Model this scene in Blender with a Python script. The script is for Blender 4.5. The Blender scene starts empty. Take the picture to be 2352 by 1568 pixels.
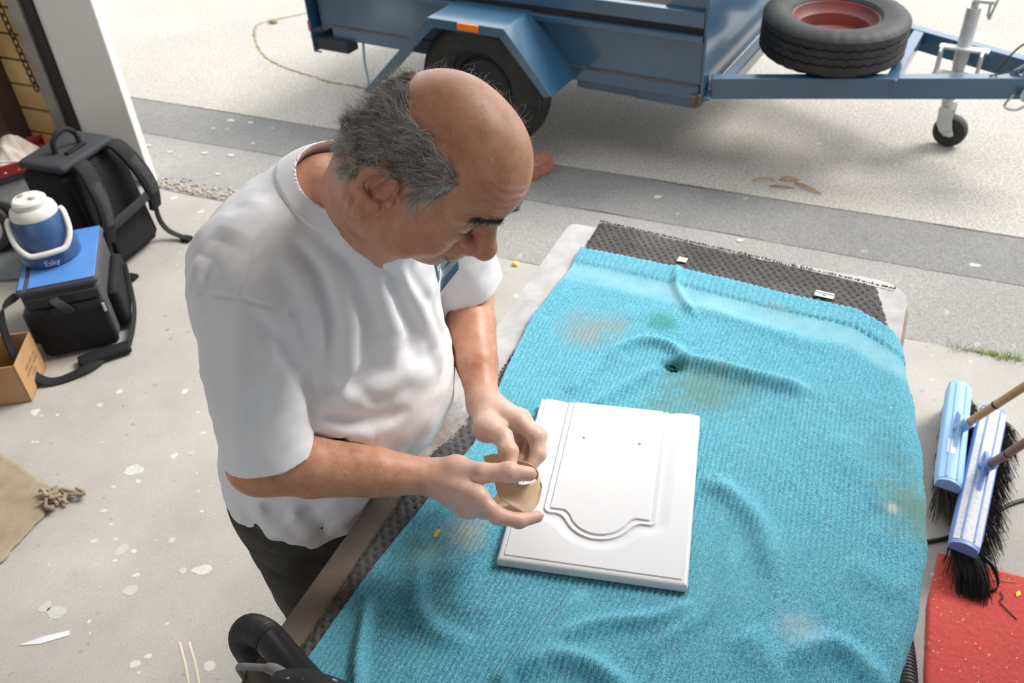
import bpy, bmesh, math, random
import numpy as np
from mathutils import Vector, Matrix
random.seed(7); RNG = np.random.default_rng(7)
scn = bpy.context.scene
col = scn.collection
PI = math.pi
# ---------------------------------------------------------------- camera
CAM_H = 2.1
_p, _r, _y = (math.radians(a) for a in (38.6, -3.75, -26.0))
fwd = Vector((math.sin(_y)*math.cos(_p), math.cos(_y)*math.cos(_p), -math.sin(_p)))
rt = Vector((math.cos(_y), -math.sin(_y), 0)); upv = rt.cross(fwd)
r2 = math.cos(_r)*rt + math.sin(_r)*upv; u2 = -math.sin(_r)*rt + math.cos(_r)*upv
cam = bpy.data.cameras.new('camera'); camo = bpy.data.objects.new('camera', cam); col.objects.link(camo)
cam.sensor_width = 36; cam.lens = 36*2080/2352; cam.clip_end = 200; cam.clip_start = 0.02
cam.dof.use_dof = True; cam.dof.focus_distance = 1.36; cam.dof.aperture_fstop = 7.0
camo.matrix_world = Matrix(((r2.x, u2.x, -fwd.x, 0), (r2.y, u2.y, -fwd.y, 0), (r2.z, u2.z, -fwd.z, CAM_H), (0, 0, 0, 1)))
scn.camera = camo
# ---------------------------------------------------------------- sky, sun, exposure
scn.view_settings.view_transform = 'Standard'; scn.view_settings.look = 'None'
scn.view_settings.gamma = 1; scn.view_settings.use_curve_mapping = False
scn.view_settings.exposure = 1.12
w = bpy.data.worlds.new('sky'); scn.world = w; w.use_nodes = True
bg = w.node_tree.nodes['Background']; bg.inputs[0].default_value = (0.93, 0.965, 1.0, 1); bg.inputs[1].default_value = 1.0
def sun_light(name, energy, direction, angle, color):
    l = bpy.data.lights.new(name, 'SUN'); l.energy = energy; l.angle = math.radians(angle); l.color = color
    o = bpy.data.objects.new(name, l); col.objects.link(o)
    o.rotation_euler = Vector(direction).to_track_quat('-Z', 'Y').to_euler(); return o
sun_light('sun', 2.0, (-0.50, -0.55, -0.80), 24, (1.0, 0.965, 0.90))
# ---------------------------------------------------------------- node helpers
def nmat(name):
    m = bpy.data.materials.new(name); m.use_nodes = True
    nt = m.node_tree; return m, nt, nt.nodes['Principled BSDF']
def setin(nt, node, key, v):
    s = node.inputs[key]
    if isinstance(v, bpy.types.NodeSocket): nt.links.new(v, s)
    elif isinstance(v, (tuple, list)) and s.type == 'RGBA' and len(v) == 3: s.default_value = (*v, 1)
    else: s.default_value = v
def N(nt, typ, props=None, **ins):
    n = nt.nodes.new('ShaderNode'+typ)
    for k, v in (props or {}).items(): setattr(n, k, v)
    for k, v in ins.items():
        key = k.replace('_', ' ') if not k.startswith('i') or not k[1:].isdigit() else int(k[1:])
        setin(nt, n, key, v)
    return n
def coords(nt, kind='Object'): return nt.nodes.new('ShaderNodeTexCoord').outputs[kind]
def noise(nt, co, scale, detail=3, rough=.55): return N(nt, 'TexNoise', Vector=co, Scale=scale, Detail=detail, Roughness=rough).outputs['Fac']
def ramp(nt, fac, stops):
    n = nt.nodes.new('ShaderNodeValToRGB'); nt.links.new(fac, n.inputs[0]); e = n.color_ramp.elements
    while len(e) < len(stops): e.new(.5)
    for el, (p, c) in zip(e, stops): el.position = p; el.color = (*c, 1) if not isinstance(c, (int, float)) else (c, c, c, 1)
    return n.outputs[0]
def mixc(nt, fac, a, b, mode='MIX'):
    n = nt.nodes.new('ShaderNodeMix'); n.data_type = 'RGBA'; n.blend_type = mode
    setin(nt, n, 0, fac); setin(nt, n, 6, a); setin(nt, n, 7, b); return n.outputs[2]
def math_(nt, op, a, b=0.0, clamp=False):
    n = nt.nodes.new('ShaderNodeMath'); n.operation = op; n.use_clamp = clamp
    setin(nt, n, 0, a); setin(nt, n, 1, b); return n.outputs[0]
def bump(nt, bsdf, h, strength=.3, dist=.002):
    b = N(nt, 'Bump', Height=h, Strength=strength, Distance=dist); nt.links.new(b.outputs[0], bsdf.inputs['Normal'])
def M(name, c, rough=.6, metal=0, c2=None, ns=8, amt=(.35, .65), bs=None, bstr=.3, bd=.002, spec=.5):
    m, nt, b = nmat(name); b.inputs['Roughness'].default_value = rough; b.inputs['Metallic'].default_value = metal
    b.inputs['Specular IOR Level'].default_value = spec
    co = coords(nt)
    if c2 is None: c2 = tuple(min(1, x*.86) for x in c)
    f = noise(nt, co, ns, 5)
    nt.links.new(ramp(nt, f, [(amt[0], c2), (amt[1], c)]), b.inputs['Base Color'])
    if bs: bump(nt, b, noise(nt, co, bs, 3), bstr, bd)
    return m
# ---------------------------------------------------------------- mesh helpers
def mesh_obj(name, verts, faces, mat=None, parent=None, smooth=True, sharp=35, bevel=0):
    me = bpy.data.meshes.new(name)
    if isinstance(verts, np.ndarray) and isinstance(faces, np.ndarray):
        nv, nf, k = len(verts), len(faces), faces.shape[1]
        me.vertices.add(nv); me.vertices.foreach_set('co', np.ascontiguousarray(verts, np.float32).ravel())
        me.loops.add(nf*k); me.loops.foreach_set('vertex_index', np.ascontiguousarray(faces, np.int32).ravel())
        me.polygons.add(nf); me.polygons.foreach_set('loop_start', np.arange(0, nf*k, k, dtype=np.int32))
        me.update(calc_edges=True); me.validate()
    else:
        me.from_pydata([tuple(v) for v in verts], [], [tuple(f) for f in faces]); me.validate()
    if smooth:
        me.polygons.foreach_set('use_smooth', [True]*len(me.polygons))
        if sharp: 
            try: me.set_sharp_from_angle(angle=math.radians(sharp))
            except Exception: pass
    if mat: me.materials.append(mat)
    o = bpy.data.objects.new(name, me); col.objects.link(o)
    if parent: o.parent = parent
    if bevel:
        b = o.modifiers.new('bevel', 'BEVEL'); b.width = bevel; b.segments = 2; b.limit_method = 'ANGLE'
    return o
def frame_of(d, hint=(0, 0, 1)):
    d = Vector(d).normalized(); h = Vector(hint)
    if abs(d.dot(h)) > .97: h = Vector((1, 0, 0))
    a = h.cross(d).normalized(); return a, d.cross(a), d
class MB:
    def __init__(s): s.v = []; s.f = []
    def add(s, vs, fs):
        n = len(s.v); s.v += [Vector(v) for v in vs]; s.f += [tuple(i+n for i in f) for f in fs]; return s
    def box(s, c, d, rot=None):
        R = rot if rot is not None else Matrix.Identity(3); c = Vector(c)
        vs = [c + R @ Vector((x*d[0]/2, y*d[1]/2, z*d[2]/2)) for x in (-1, 1) for y in (-1, 1) for z in (-1, 1)]
        return s.add(vs, [(0, 1, 3, 2), (4, 6, 7, 5), (0, 4, 5, 1), (2, 3, 7, 6), (0, 2, 6, 4), (1, 5, 7, 3)])
    def b2(s, a, b): return s.box([(x+y)/2 for x, y in zip(a, b)], [abs(y-x) for x, y in zip(a, b)])
    def ring(s, rings, close_u=True, caps=True):
        n = len(rings[0]); vs = [p for r in rings for p in r]; fs = []
        for i in range(len(rings)-1):
            for j in range(n if close_u else n-1):
                k = (j+1) % n; fs.append((i*n+j, i*n+k, (i+1)*n+k, (i+1)*n+j))
        if caps: fs.append(tuple(range(n-1, -1, -1))); fs.append(tuple((len(rings)-1)*n+j for j in range(n)))
        return s.add(vs, fs)
    def tube(s, path, r, n=10, caps=True, hint=(0, 0, 1), sx=1.0, closed=False):
        P = [Vector(p) for p in path]; rings = []; m = len(P)
        rr = r if isinstance(r, (list, tuple)) else [r]*m
        pa = None
        for i in range(m):
            if closed: d = P[(i+1) % m]-P[i-1]
            else: d = P[min(i+1, m-1)]-P[max(i-1, 0)]
            if pa is None: a, b, d = frame_of(d, hint)
            else:
                d = d.normalized(); a = (pa - d*pa.dot(d)).normalized(); b = d.cross(a)
            pa = a
            rings.append([P[i] + a*math.cos(t)*rr[i]*sx + b*math.sin(t)*rr[i] for t in (2*PI*j/n for j in range(n))])
        if closed: rings.append(rings[0]); caps = False
        return s.ring(rings, True, caps)
    def cyl(s, a, b, r, r1=None, n=20): return s.tube([a, b], [r, r if r1 is None else r1], n)
    def lathe(s, prof, origin=(0, 0, 0), axis=(0, 0, 1), n=32, caps=True):
        a, b, d = frame_of(axis); o = Vector(origin)
        rings = [[o + d*z + (a*math.cos(t) + b*math.sin(t))*r for t in (2*PI*j/n for j in range(n))] for r, z in prof]
        return s.ring(rings, True, caps)
    def prism(s, poly, o, ex, ey, ez, depth):
        o, ex, ey, ez = Vector(o), Vector(ex), Vector(ey), Vector(ez)
        a = [o+ex*x+ey*y for x, y in poly]; b = [p+ez*depth for p in a]; return s.ring([a, b])
    def obj(s, name, mat, parent=None, smooth=True, sharp=35, bevel=0):
        return mesh_obj(name, s.v, s.f, mat, parent, smooth, sharp, bevel)
def grid_obj(name, P, mat, parent=None, thick=0, uv=None):
    """P: array (nu, nv, 3) -> quad sheet, optionally solidified downwards"""
    nu, nv = P.shape[:2]; i = np.arange(nu*nv).reshape(nu, nv)
    f = np.stack([i[:-1, :-1], i[1:, :-1], i[1:, 1:], i[:-1, 1:]], -1).reshape(-1, 4)
    o = mesh_obj(name, P.reshape(-1, 3), f, mat, parent, True, 0)
    if uv is not None:
        l = o.data.uv_layers.new(name='uv'); vi = np.empty(len(o.data.loops), np.int32); o.data.loops.foreach_get('vertex_index', vi)
        l.data.foreach_set('uv', uv.reshape(-1, 2)[vi].astype(np.float32).ravel())
    if thick:
        m = o.modifiers.new('thick', 'SOLIDIFY'); m.thickness = abs(thick); m.offset = -1 if thick > 0 else 1
    return o
def tag(o, label=None, cat=None, group=None, kind=None):
    if label: o['label'] = label
    if cat: o['category'] = cat
    if group: o['group'] = group
    if kind: o['kind'] = kind
    return o
def thing(name, label, cat, loc=(0, 0, 0), rotz=0, group=None, kind=None):
    o = bpy.data.objects.new(name, None); col.objects.link(o); o.location = loc; o.rotation_euler = (0, 0, rotz)
    o.empty_display_size = .05
    return tag(o, label, cat, group, kind)
def smooth_path(pts, n=8):
    P = [Vector(p) for p in pts]; out = []
    for i in range(len(P)-1):
        p0, p1, p2, p3 = P[max(i-1, 0)], P[i], P[i+1], P[min(i+2, len(P)-1)]
        for k in range(n):
            t = k/n
            out.append(.5*((2*p1) + (p2-p0)*t + (2*p0-5*p1+4*p2-p3)*t*t + (3*p1-p0-3*p2+p3)*t**3))
    out.append(P[-1]); return out
def text_mesh(name, txt, size, mat, place, parent=None, align='CENTER', thick=.0006):
    """lettering as a thin mesh; place maps local (x, y, z) to its surface"""
    c = bpy.data.curves.new(name, 'FONT'); c.body = txt; c.size = size; c.align_x = align; c.align_y = 'CENTER'; c.extrude = thick; c.resolution_u = 2
    o = bpy.data.objects.new(name, c); col.objects.link(o); dg = bpy.context.evaluated_depsgraph_get()
    me = bpy.data.meshes.new_from_object(o.evaluated_get(dg)); bpy.data.objects.remove(o); bpy.data.curves.remove(c)
    for v in me.vertices: v.co = place(v.co)
    me.materials.clear(); me.materials.append(mat)
    t = bpy.data.objects.new(name, me); col.objects.link(t)
    if parent: t.parent = parent
    return t
def wobble(x, y, s=1.0, seed=0):
    """smooth pseudo noise, works on arrays"""
    r = np.random.default_rng(seed); out = 0
    for k in range(6):
        a = r.uniform(0, 2*PI); f = s*r.uniform(.5, 1.6)*(1+.35*k); out = out + np.sin((x*math.cos(a)+y*math.sin(a))*f + r.uniform(0, 6.28))/(1+.5*k)
    return out/3
# ---------------------------------------------------------------- the setting
def concrete(name, base, dark, light, speck=.5, bscale=160, bstr=.25, spots=1.0, big=1.2, fine=260):
    m, nt, b = nmat(name); co = coords(nt); b.inputs['Roughness'].default_value = .85; b.inputs['Specular IOR Level'].default_value = .25
    c = ramp(nt, noise(nt, co, big, 6, .62), [(.30, dark), (.52, base), (.72, light)])
    c = mixc(nt, math_(nt, 'MULTIPLY', ramp(nt, noise(nt, co, 7, 5, .7), [(.55, 0.), (.75, 1.)]), .35), c, tuple(x*.80 for x in (base[0]*1.02, base[1]*.97, base[2]*.9)))
    c = mixc(nt, math_(nt, 'MULTIPLY', ramp(nt, noise(nt, co, fine, 2, .6), [(.42, 0.), (.60, 1.)]), speck), c, tuple(x*.55 for x in base))
    c = mixc(nt, math_(nt, 'MULTIPLY', ramp(nt, noise(nt, co, fine*.8+11, 2, .6), [(.55, 0.), (.68, 1.)]), speck*.8), c, tuple(min(.9, x*1.4) for x in base))
    if spots:
        for sc, thr, colr, amt in ((9, .07, (.62, .61, .58), .7), (17, .055, (.60, .59, .57), .6), (23, .08, (.22, .21, .20), .45), (4.3, .05, (.60, .59, .56), .6)):
            wv = N(nt, 'VectorMath', {'operation': 'ADD'}); nt.links.new(co, wv.inputs[0])
            nn = N(nt, 'TexNoise', Vector=co, Scale=sc*2.2, Detail=2)
            sc_ = N(nt, 'VectorMath', {'operation': 'SCALE'}); nt.links.new(nn.outputs['Color'], sc_.inputs[0]); sc_.inputs['Scale'].default_value = .35/sc; nt.links.new(sc_.outputs[0], wv.inputs[1])
            v = N(nt, 'TexVoronoi', {'feature': 'F1'}, Vector=wv.outputs[0], Scale=sc)
            rnd = N(nt, 'SeparateColor', Color=v.outputs['Color']).outputs[0]
            rad = math_(nt, 'MULTIPLY', math_(nt, 'SUBTRACT', rnd, .55, True), thr*5)
            f = math_(nt, 'GREATER_THAN', rad, v.outputs['Distance'])
            c = mixc(nt, math_(nt, 'MULTIPLY', f, amt*spots), c, colr)
    nt.links.new(c, b.inputs['Base Color'])
    bump(nt, b, noise(nt, co, bscale, 4, .7), bstr, .004)
    return m
m_floor = concrete('garage_concrete', (.385, .362, .335), (.325, .298, .268), (.435, .418, .395), speck=.20, fine=150, big=2.2)
m_apron = concrete('old_asphalt', (.305, .295, .28), (.245, .237, .226), (.36, .35, .333), speck=.62, fine=130, bstr=.5, spots=.35)
m_strip = concrete('asphalt_strip', (.215, .211, .205), (.18, .177, .172), (.25, .246, .24), speck=.62, fine=130, bstr=.5, spots=.3)
m_drive = concrete('aggregate_drive', (.42, .392, .354), (.345, .32, .288), (.48, .452, .412), speck=.75, fine=95, bstr=.6, big=.7, spots=.3)
TH = 2.872          # garage threshold
def slab(name, x0, x1, ya, yb, z0, z1, mat, n=160, seed=1, amp=.012):
    """slab whose far / near edges are slightly broken"""
    xs = np.linspace(x0, x1, n); near = ya + amp*wobble(xs, 0, 6, seed) if amp else ya + 0*xs; far = yb + amp*wobble(xs, 3, 6, seed+1) if amp else yb + 0*xs
    v = []; f = []
    for z in (z1, z0):
        v += [(x, a, z) for x, a in zip(xs, near)] + [(x, a, z) for x, a in zip(xs, far)]
    for i in range(n-1): f.append((i, i+1, n+i+1, n+i)); f.append((i, 2*n+i, 2*n+i+1, i+1)); f.append((n+i, n+i+1, 3*n+i+1, 3*n+i))
    o = mesh_obj(name, v, f, mat, None, False); return tag(o, kind='structure')
slab('floor', -6, 5, -3.2, TH-.006, -.10, 0, m_floor, 300, 3, .004)
slab('driveway_apron', -9, 8, TH+.006, 3.36, -.10, -.006, m_apron, 300, 5, .006)
slab('driveway_strip', -9, 8, 3.36, 3.715, -.10, -.004, m_strip, 200, 9, .012)
slab('driveway', -40, 40, 3.715, 60, -.10, -.001, m_drive, 200, 10, .006)
tag(mesh_obj('ground_bed', [(-40, -30, -.05), (40, -30, -.05), (40, 60, -.05), (-40, 60, -.05)], [(0, 1, 2, 3)], M('soil', (.16, .14, .11), .9, bs=60), None, False), kind='structure')
# crumbled edge of the driveway beside the left jamb
mb = MB(); rs = random.Random(4)
for k in range(300):
    x = rs.uniform(-3.40, -2.72); y = TH + .02 + abs(rs.gauss(0, .045)); r = rs.uniform(.003, .012)
    mb.lathe([(r*.55, 0), (r*rs.uniform(.8, 1.1), r*.35), (r*.5, r*.8)], (x, y, -.006), (rs.uniform(-.2, .2), rs.uniform(-.2, .2), 1), 6)
o = mb.obj('rubble', M('rubble_stone', (.45, .40, .34), .9, c2=(.28, .24, .20), ns=30), None, True, 20)
tag(o, 'crumbled stone bits along the broken driveway edge by the white jamb', 'rubble', kind='stuff')
# mossy crack line in the driveway
m_moss = M('moss', (.24, .21, .10), .95, c2=(.17, .145, .08), ns=40, bs=200, bstr=.8)
mb = MB(); pts = smooth_path([(-3.95, 5.30, 0), (-4.12, 5.10, 0), (-4.20, 4.95, 0), (-4.05, 4.72, 0), (-3.80, 4.48, 0), (-3.55, 4.36, 0), (-3.30, 4.29, 0), (-3.15, 4.25, 0), (-2.98, 4.24, 0), (-2.7, 4.22, 0), (-2.3, 4.2, 0)], 10)
pts = [p + Vector((rs.gauss(0, .003), rs.gauss(0, .003), -.004)) for p in pts]
mb.tube(pts, [rs.uniform(.006, .011) for _ in pts], 6)
tag(mb.obj('moss_line', m_moss), 'thin mossy crack curving across the driveway behind the man', 'moss', kind='stuff')
# garage shell: brick pier and wall to the left, unseen right and back walls and ceiling sized for the daylight inside
m_mortar = M('dark_mortar', (.13, .11, .09), .95, bs=120)
m_brick = M('cream_brick', (.70, .47, .21), .85, c2=(.54, .33, .14), ns=5, bs=90, bstr=.5)
WX0, WX1 = -4.26, -3.84
wl = tag(MB().b2((WX0-.6, 2.915, 0), (WX1+.005, 3.12, 2.6)).obj('wall_pier', m_mortar, smooth=False), kind='structure')
me0 = None; k = 0
for c in range(19):
    off = 0 if c % 2 else .13
    for bx in (WX0+.16-off-.42, WX0+.16-off+.0):
        xa, xb = max(bx, WX0-.35), min(bx+.405, WX1)
        if xb-xa < .05: continue
        z0 = .054+.128*c
        b = MB().b2((xa, 2.898+.002*rs.random(), z0), (xb, 2.93, z0+.117)).obj('brick', m_brick, wl, smooth=False, bevel=.004); k += 1
m_brown = M('brown_post', (.075, .032, .025), .55, c2=(.05, .02, .016), ns=6)
tag(MB().b2((-4.19, 2.78, 0), (-4.065, 2.895, 2.45)).obj('trim_1', m_brown, smooth=False, bevel=.004), kind='structure')
tag(MB().b2((-4.215, 2.80, 0), (-4.192, 2.892, 2.45)).obj('trim_2', M('orange_edge', (.42, .20, .06), .7), smooth=False, bevel=.002), kind='structure')
m_steel = M('steel_angle', (.36, .35, .32), .5, .3, c2=(.27, .25, .22), ns=5)
tag(MB().b2((-3.838, 2.87, 0), (-3.766, 2.905, 2.45)).obj('trim_3', m_steel, smooth=False, bevel=.003), kind='structure')
tr = tag(MB().b2((-3.765, 2.885, 0), (-3.728, 2.93, 2.45)).b2((-3.722, 2.875, 0), (-3.690, 2.93, 2.45)).obj('trim_4', M('rubber_seal', (.016, .016, .016), .6), smooth=False, bevel=.004), kind='structure')
tag(MB().b2((-3.689, 2.892, .004), (-3.330, 2.935, 2.45)).obj('trim_5', M('white_jamb', (.80, .795, .775), .45, c2=(.76, .755, .735), ns=2), smooth=False, bevel=.004), kind='structure')
m_white = M('dull_wall', (.72, .71, .69), .85, ns=2); m_roof = M('bare_roof', (.50, .48, .45), .85, ns=2)
CZ = 3.3  # unseen ceiling, raised so more sky light reaches the bench
tag(MB().b2((-4.8, -3.2, 0), (-4.72, 2.915, CZ)).obj('wall_left', m_white, smooth=False), kind='structure')
tag(MB().b2((1.6, -3.2, 0), (1.7, 2.90, CZ)).obj('wall_right', m_white, smooth=False), kind='structure')
# unseen rear wall; its wide doorway is added to bring in fill daylight
tag(MB().b2((-4.8, -3.3, 2.6), (1.7, -3.2, CZ)).b2((-4.8, -3.3, 0), (-3.0, -3.2, 2.6)).b2((.2, -3.3, 0), (1.7, -3.2, 2.6)).obj('wall_back', m_white, smooth=False), kind='structure')
tag(MB().b2((-4.8, -3.3, CZ), (1.7, 2.2, CZ+.15)).obj('ceiling', m_roof, smooth=False), kind='structure')
# ---------------------------------------------------------------- blue box trailer on the driveway
m_blue, nt, b = nmat('trailer_blue'); co = coords(nt); b.inputs['Roughness'].default_value = .30; b.inputs['Specular IOR Level'].default_value = .6; b.inputs['Coat Weight'].default_value = .8; b.inputs['Coat Roughness'].default_value = .14
c = ramp(nt, noise(nt, co, 3, 4), [(.3, (.020, .068, .128)), (.7, (.032, .094, .165))])
c = mixc(nt, ramp(nt, noise(nt, co, 18, 6, .75), [(.70, 0.), (.76, 1.)]), c, (.13, .07, .03)); nt.links.new(c, b.inputs['Base Color']); bump(nt, b, noise(nt, co, 5, 3), .12, .01)
m_rub, nt, b = nmat('tyre_rubber'); co = coords(nt); b.inputs['Roughness'].default_value = .62; b.inputs['Specular IOR Level'].default_value = .4
c = ramp(nt, noise(nt, co, 14, 6, .7), [(.35, (.014, .0135, .013)), (.6, (.028, .027, .026)), (.78, (.07, .065, .058))]); nt.links.new(c, b.inputs['Base Color']); bump(nt, b, noise(nt, co, 180, 3), .25, .002)
m_zinc = M('galvanised', (.55, .56, .55), .42, .35, c2=(.42, .43, .42), ns=9); m_dark = M('chassis_shadow_black', (.022, .024, .028), .7); m_rust = M('rusty_lip', (.16, .13, .11), .8, c2=(.08, .06, .05), ns=20)
m_amber, nt, b = nmat('amber_reflector'); b.inputs['Base Color'].default_value = (.85, .18, .01, 1); b.inputs['Roughness'].default_value = .25
m_redl, nt, b = nmat('red_lens'); b.inputs['Base Color'].default_value = (.75, .05, .02, 1); b.inputs['Roughness'].default_value = .25
m_plate = M('pale_plate', (.74, .78, .82), .5)
TL = thing('box_trailer', 'blue steel box trailer parked on the driveway behind the man', 'trailer', (-.85, 3.80, 0), math.radians(-6))
LB, WB = 2.13, 1.25          # body length and width; local x forward, y away from the garage
def tb(name, mat, *boxes, bevel=.004):
    m = MB()
    for a, c in boxes: m.b2(a, c)
    return m.obj(name, mat, TL, smooth=False, bevel=bevel)
tb('side_panel', m_blue, ((-LB, 0, .445), (0, .012, .655)))
tb('side_rail', m_blue, ((-LB, -.030, .640), (0, .012, .668)))
tb('side_groove', m_dark, ((-LB, .004, .669), (0, .016, .700)), bevel=0)
tb('top_rail', m_blue, ((-LB, -.012, .700), (0, .030, .765)))
tb('sill', m_blue, ((-LB+.06, -.002, .372), (-.005, .05, .440)))
tb('sill_seam', m_rust, ((-LB+.05, -.006, .439), (-.01, .012, .447)), bevel=0)
tb('floor_pan', m_dark, ((-LB, .012, .445), (0, WB, .46)))
tb('far_side', m_blue, ((-LB, WB-.012, .46), (0, WB, .765)))
tb('tailgate', m_blue, ((-LB-.012, 0, .40), (-LB, WB, .765)))
tb('front_panel', m_blue, ((.002, -.01, .40), (.016, WB, 1.12)))
tb('front_lip', m_blue, ((.016, -.012, .385), (.05, WB, .400)))
tb('front_foot', m_rust, ((-.035, -.02, .345), (-.004, .06, .40)), ((-.004, -.024, .352), (.012, .10, .41)))
MB().prism([(-.19, .765), (0, .765), (0, .93)], (0, .02, 0), (1, 0, 0), (0, 0, 1), (0, 1, 0), .012).obj('gusset', m_blue, TL, smooth=False)
tb('rear_post', m_blue, ((-LB-.055, -.05, .30), (-LB-.045, .09, .95)), ((-LB-.055, .08, .30), (-LB, .09, .95)), ((-LB-.055, -.05, .30), (-LB, -.044, .31)), bevel=.002)
tb('rear_foot', m_dark, ((-LB-.045, -.04, .315), (-LB+.18, .05, .375)))
tb('number_plate', m_plate, ((-LB-.10, .0, .50), (-LB-.056, .06, .52)))
tb('lamp_bracket', m_plate, ((-LB-.09, -.02, .36), (-LB-.056, .06, .38)))
tb('tail_lamp', m_redl, ((-LB-.085, -.03, .40), (-LB-.056, .05, .46)))
tb('chassis', m_blue, ((-.62, .03, .325), (-.31, .08, .40)), ((-.312, .018, .325), (-.02, .08, .395)))
tb('axle', m_dark, ((-1.06, -.12, .29), (-1.0, WB+.12, .35)))
MB().tube([(-1.885, .02, .40), (-1.875, -.01, .27), (-1.855, -.02, .10), (-1.84, -.02, -.004)], .0075, 8).obj('stay_rope', M('pale_rope', (.34, .42, .52), .8), TL)
# mudguard: folded sheet with three facets
fx = [(-1.70, .235), (-1.245, .675), (-.835, .675), (-.600, .400)]; y0, y1 = -.262, 0.0
for i in range(3):
    (xa, za), (xb, zb) = fx[i], fx[i+1]; d = Vector((xb-xa, 0, zb-za)).normalized(); n = Vector((-d.z, 0, d.x))*.010
    vs = [Vector((xa, y0, za)), Vector((xb, y0, zb)), Vector((xb, y1, zb)), Vector((xa, y1, za))]
    MB().ring([vs, [v-n*.4 for v in vs]]).obj('mudguard_sheet', m_blue, TL, smooth=False, bevel=.003)
prof = fx; inn = [(-1.655, .235), (-1.215, .632), (-.860, .632), (-.640, .385)]
for i in range(3):
    q = [fx[i], fx[i+1], inn[i+1], inn[i]]
    MB().prism(q, (0, y0-.004, 0), (1, 0, 0), (0, 0, 1), (0, 1, 0), .010).obj('mudguard_lip', m_blue, TL, smooth=False, bevel=.002)
MB().b2((-1.075, y0-.016, .643), (-.965, y0-.004, .676)).obj('side_reflector', m_amber, TL, smooth=False, bevel=.003)
def tyre_profile(R, W, rim):
    h = W/2; return [(rim, -h*.72), (rim+.012, -h*.86), (rim+.05, -h*.98), (R-.055, -h), (R-.022, -h*.93), (R-.006, -h*.80), (R, -h*.70), (R, -h*.40), (R-.009, -h*.37), (R-.009, -h*.31), (R, -h*.28), (R, -h*.03), (R-.009, 0), (R, h*.03), (R, h*.28), (R-.009, h*.31), (R-.009, h*.37), (R, h*.40), (R, h*.70), (R-.006, h*.80), (R-.022, h*.93), (R-.055, h), (rim+.05, h*.98), (rim+.012, h*.86), (rim, h*.72)]
def wheel(parent, ctr, axis, R, W, rim, dish=.5, n=96, rimmat=None, hubmat=None):
    """tyre with wavy grooves and shoulder notches, plus steel rim"""
    a, b_, d = frame_of(axis); o = Vector(ctr); rings = []
    for j in range(n):
        t = 2*PI*j/n; rad = a*math.cos(t)+b_*math.sin(t); wv = .0045*math.sin(t*36)
        row = []
        for (r, z) in tyre_profile(R, W, rim):
            g = r >= R-.010 and abs(z) < W*.25
            rr_ = r-(.006 if (j % 3 == 0 and R-.03 < r < R-.004 and abs(z) > W*.36) else 0); row.append(o+rad*rr_+d*(z+(wv if g else 0)))
        rings.append(row)
    m_ = MB(); rings.append(rings[0]); m_.ring(rings, False, False); t = m_.obj('tyre', m_rub, parent, True, 28)
    rm = MB().lathe([(rim+.012, W*.43), (rim+.016, W*.37), (rim-.004, W*.33), (rim-.008, W*.2), (rim-.030, W*.10), (rim-.034, -W*.15), (rim-.012, -W*.25), (rim+.006, -W*.34)], o, d, 48, False).obj('rim', rimmat, parent, True, 40)
    z = W*(.5-dish); dk = MB().lathe([(.03, z+.012), (.05, z+.012), (.075, z), (rim*.62, z-.004), (rim*.74, z+.012), (rim-.033, z-.004), (rim-.033, z-.012), (.03, z-.010)], o, d, 40).obj('wheel_disc', hubmat or rimmat, parent, True, 40)
    return t
m_rim = M('white_rim', (.30, .295, .28), .5, c2=(.12, .10, .09), ns=7); m_prim = M('primer_red_rim', (.27, .060, .045), .5, c2=(.14, .05, .045), ns=6)
wheel(TL, (-1.04, -.115, .322), (0, -1, 0), .325, .185, .185, .45, rimmat=m_dark, hubmat=m_dark)
# drawbar
def bar(name, p0, p1, w, h, mat):
    p0, p1 = Vector(p0), Vector(p1); d = (p1-p0).normalized(); s_ = Vector((0, 0, 1)).cross(d).normalized(); L = (p1-p0).length
    R = Matrix((d, s_, Vector((0, 0, 1)))).transposed(); return MB().box((p0+p1)/2, (L, w, h), R).obj(name, mat, TL, smooth=False, bevel=.004)
CY = .66
bar('drawbar', (.03, .055, .425), (1.30, CY-.07, .425), .055, .095, m_blue); bar('drawbar', (.03, 2*CY-.055, .425), (1.30, CY+.07, .425), .055, .095, m_blue)
bar('cross_member', (.095, .10, .440), (.095, 2*CY-.10, .440), .05, .06, m_blue); bar('cross_member', (.735, .32, .440), (.735, 2*CY-.32, .440), .05, .06, m_blue)
tb('coupling', m_zinc, ((1.22, CY-.05, .44), (1.55, CY+.05, .52)), bevel=.015)
MB().cyl((1.25, CY-.10, .50), (1.25, CY+.10, .50), .026).obj('coupling_pin', m_zinc, TL); MB().tube([(1.18, CY-.10, .47), (1.30, CY-.03, .56), (1.5, CY, .60)], .012, 8).obj('brake_lever', m_blue, TL)
m_wire = M('black_wire', (.02, .02, .022), .5)
MB().tube(smooth_path([(1.12, CY-.12, .475), (1.16, CY-.10, .56), (1.21, CY-.07, .60), (1.28, CY-.03, .53), (1.36, CY, .50), (1.45, CY+.02, .52)], 6), .004, 6).obj('trailer_cable', m_wire, TL)
MB().tube(smooth_path([(1.10, CY-.16, .475), (1.2, CY-.12, .50), (1.32, CY-.02, .54)], 6), .003, 6).obj('trailer_cable', m_wire, TL)
MB().tube(smooth_path([(1.21, CY-.135, .40), (1.19, CY-.14, .345), (1.235, CY-.14, .335), (1.27, CY-.135, .36), (1.31, CY-.13, .385)], 6), .006, 6).obj('safety_chain', m_zinc, TL); MB().cyl((1.262, CY-.165, .410), (1.262, CY-.05, .410), .026, n=14).obj('chain_bolt', m_zinc, TL)
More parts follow.
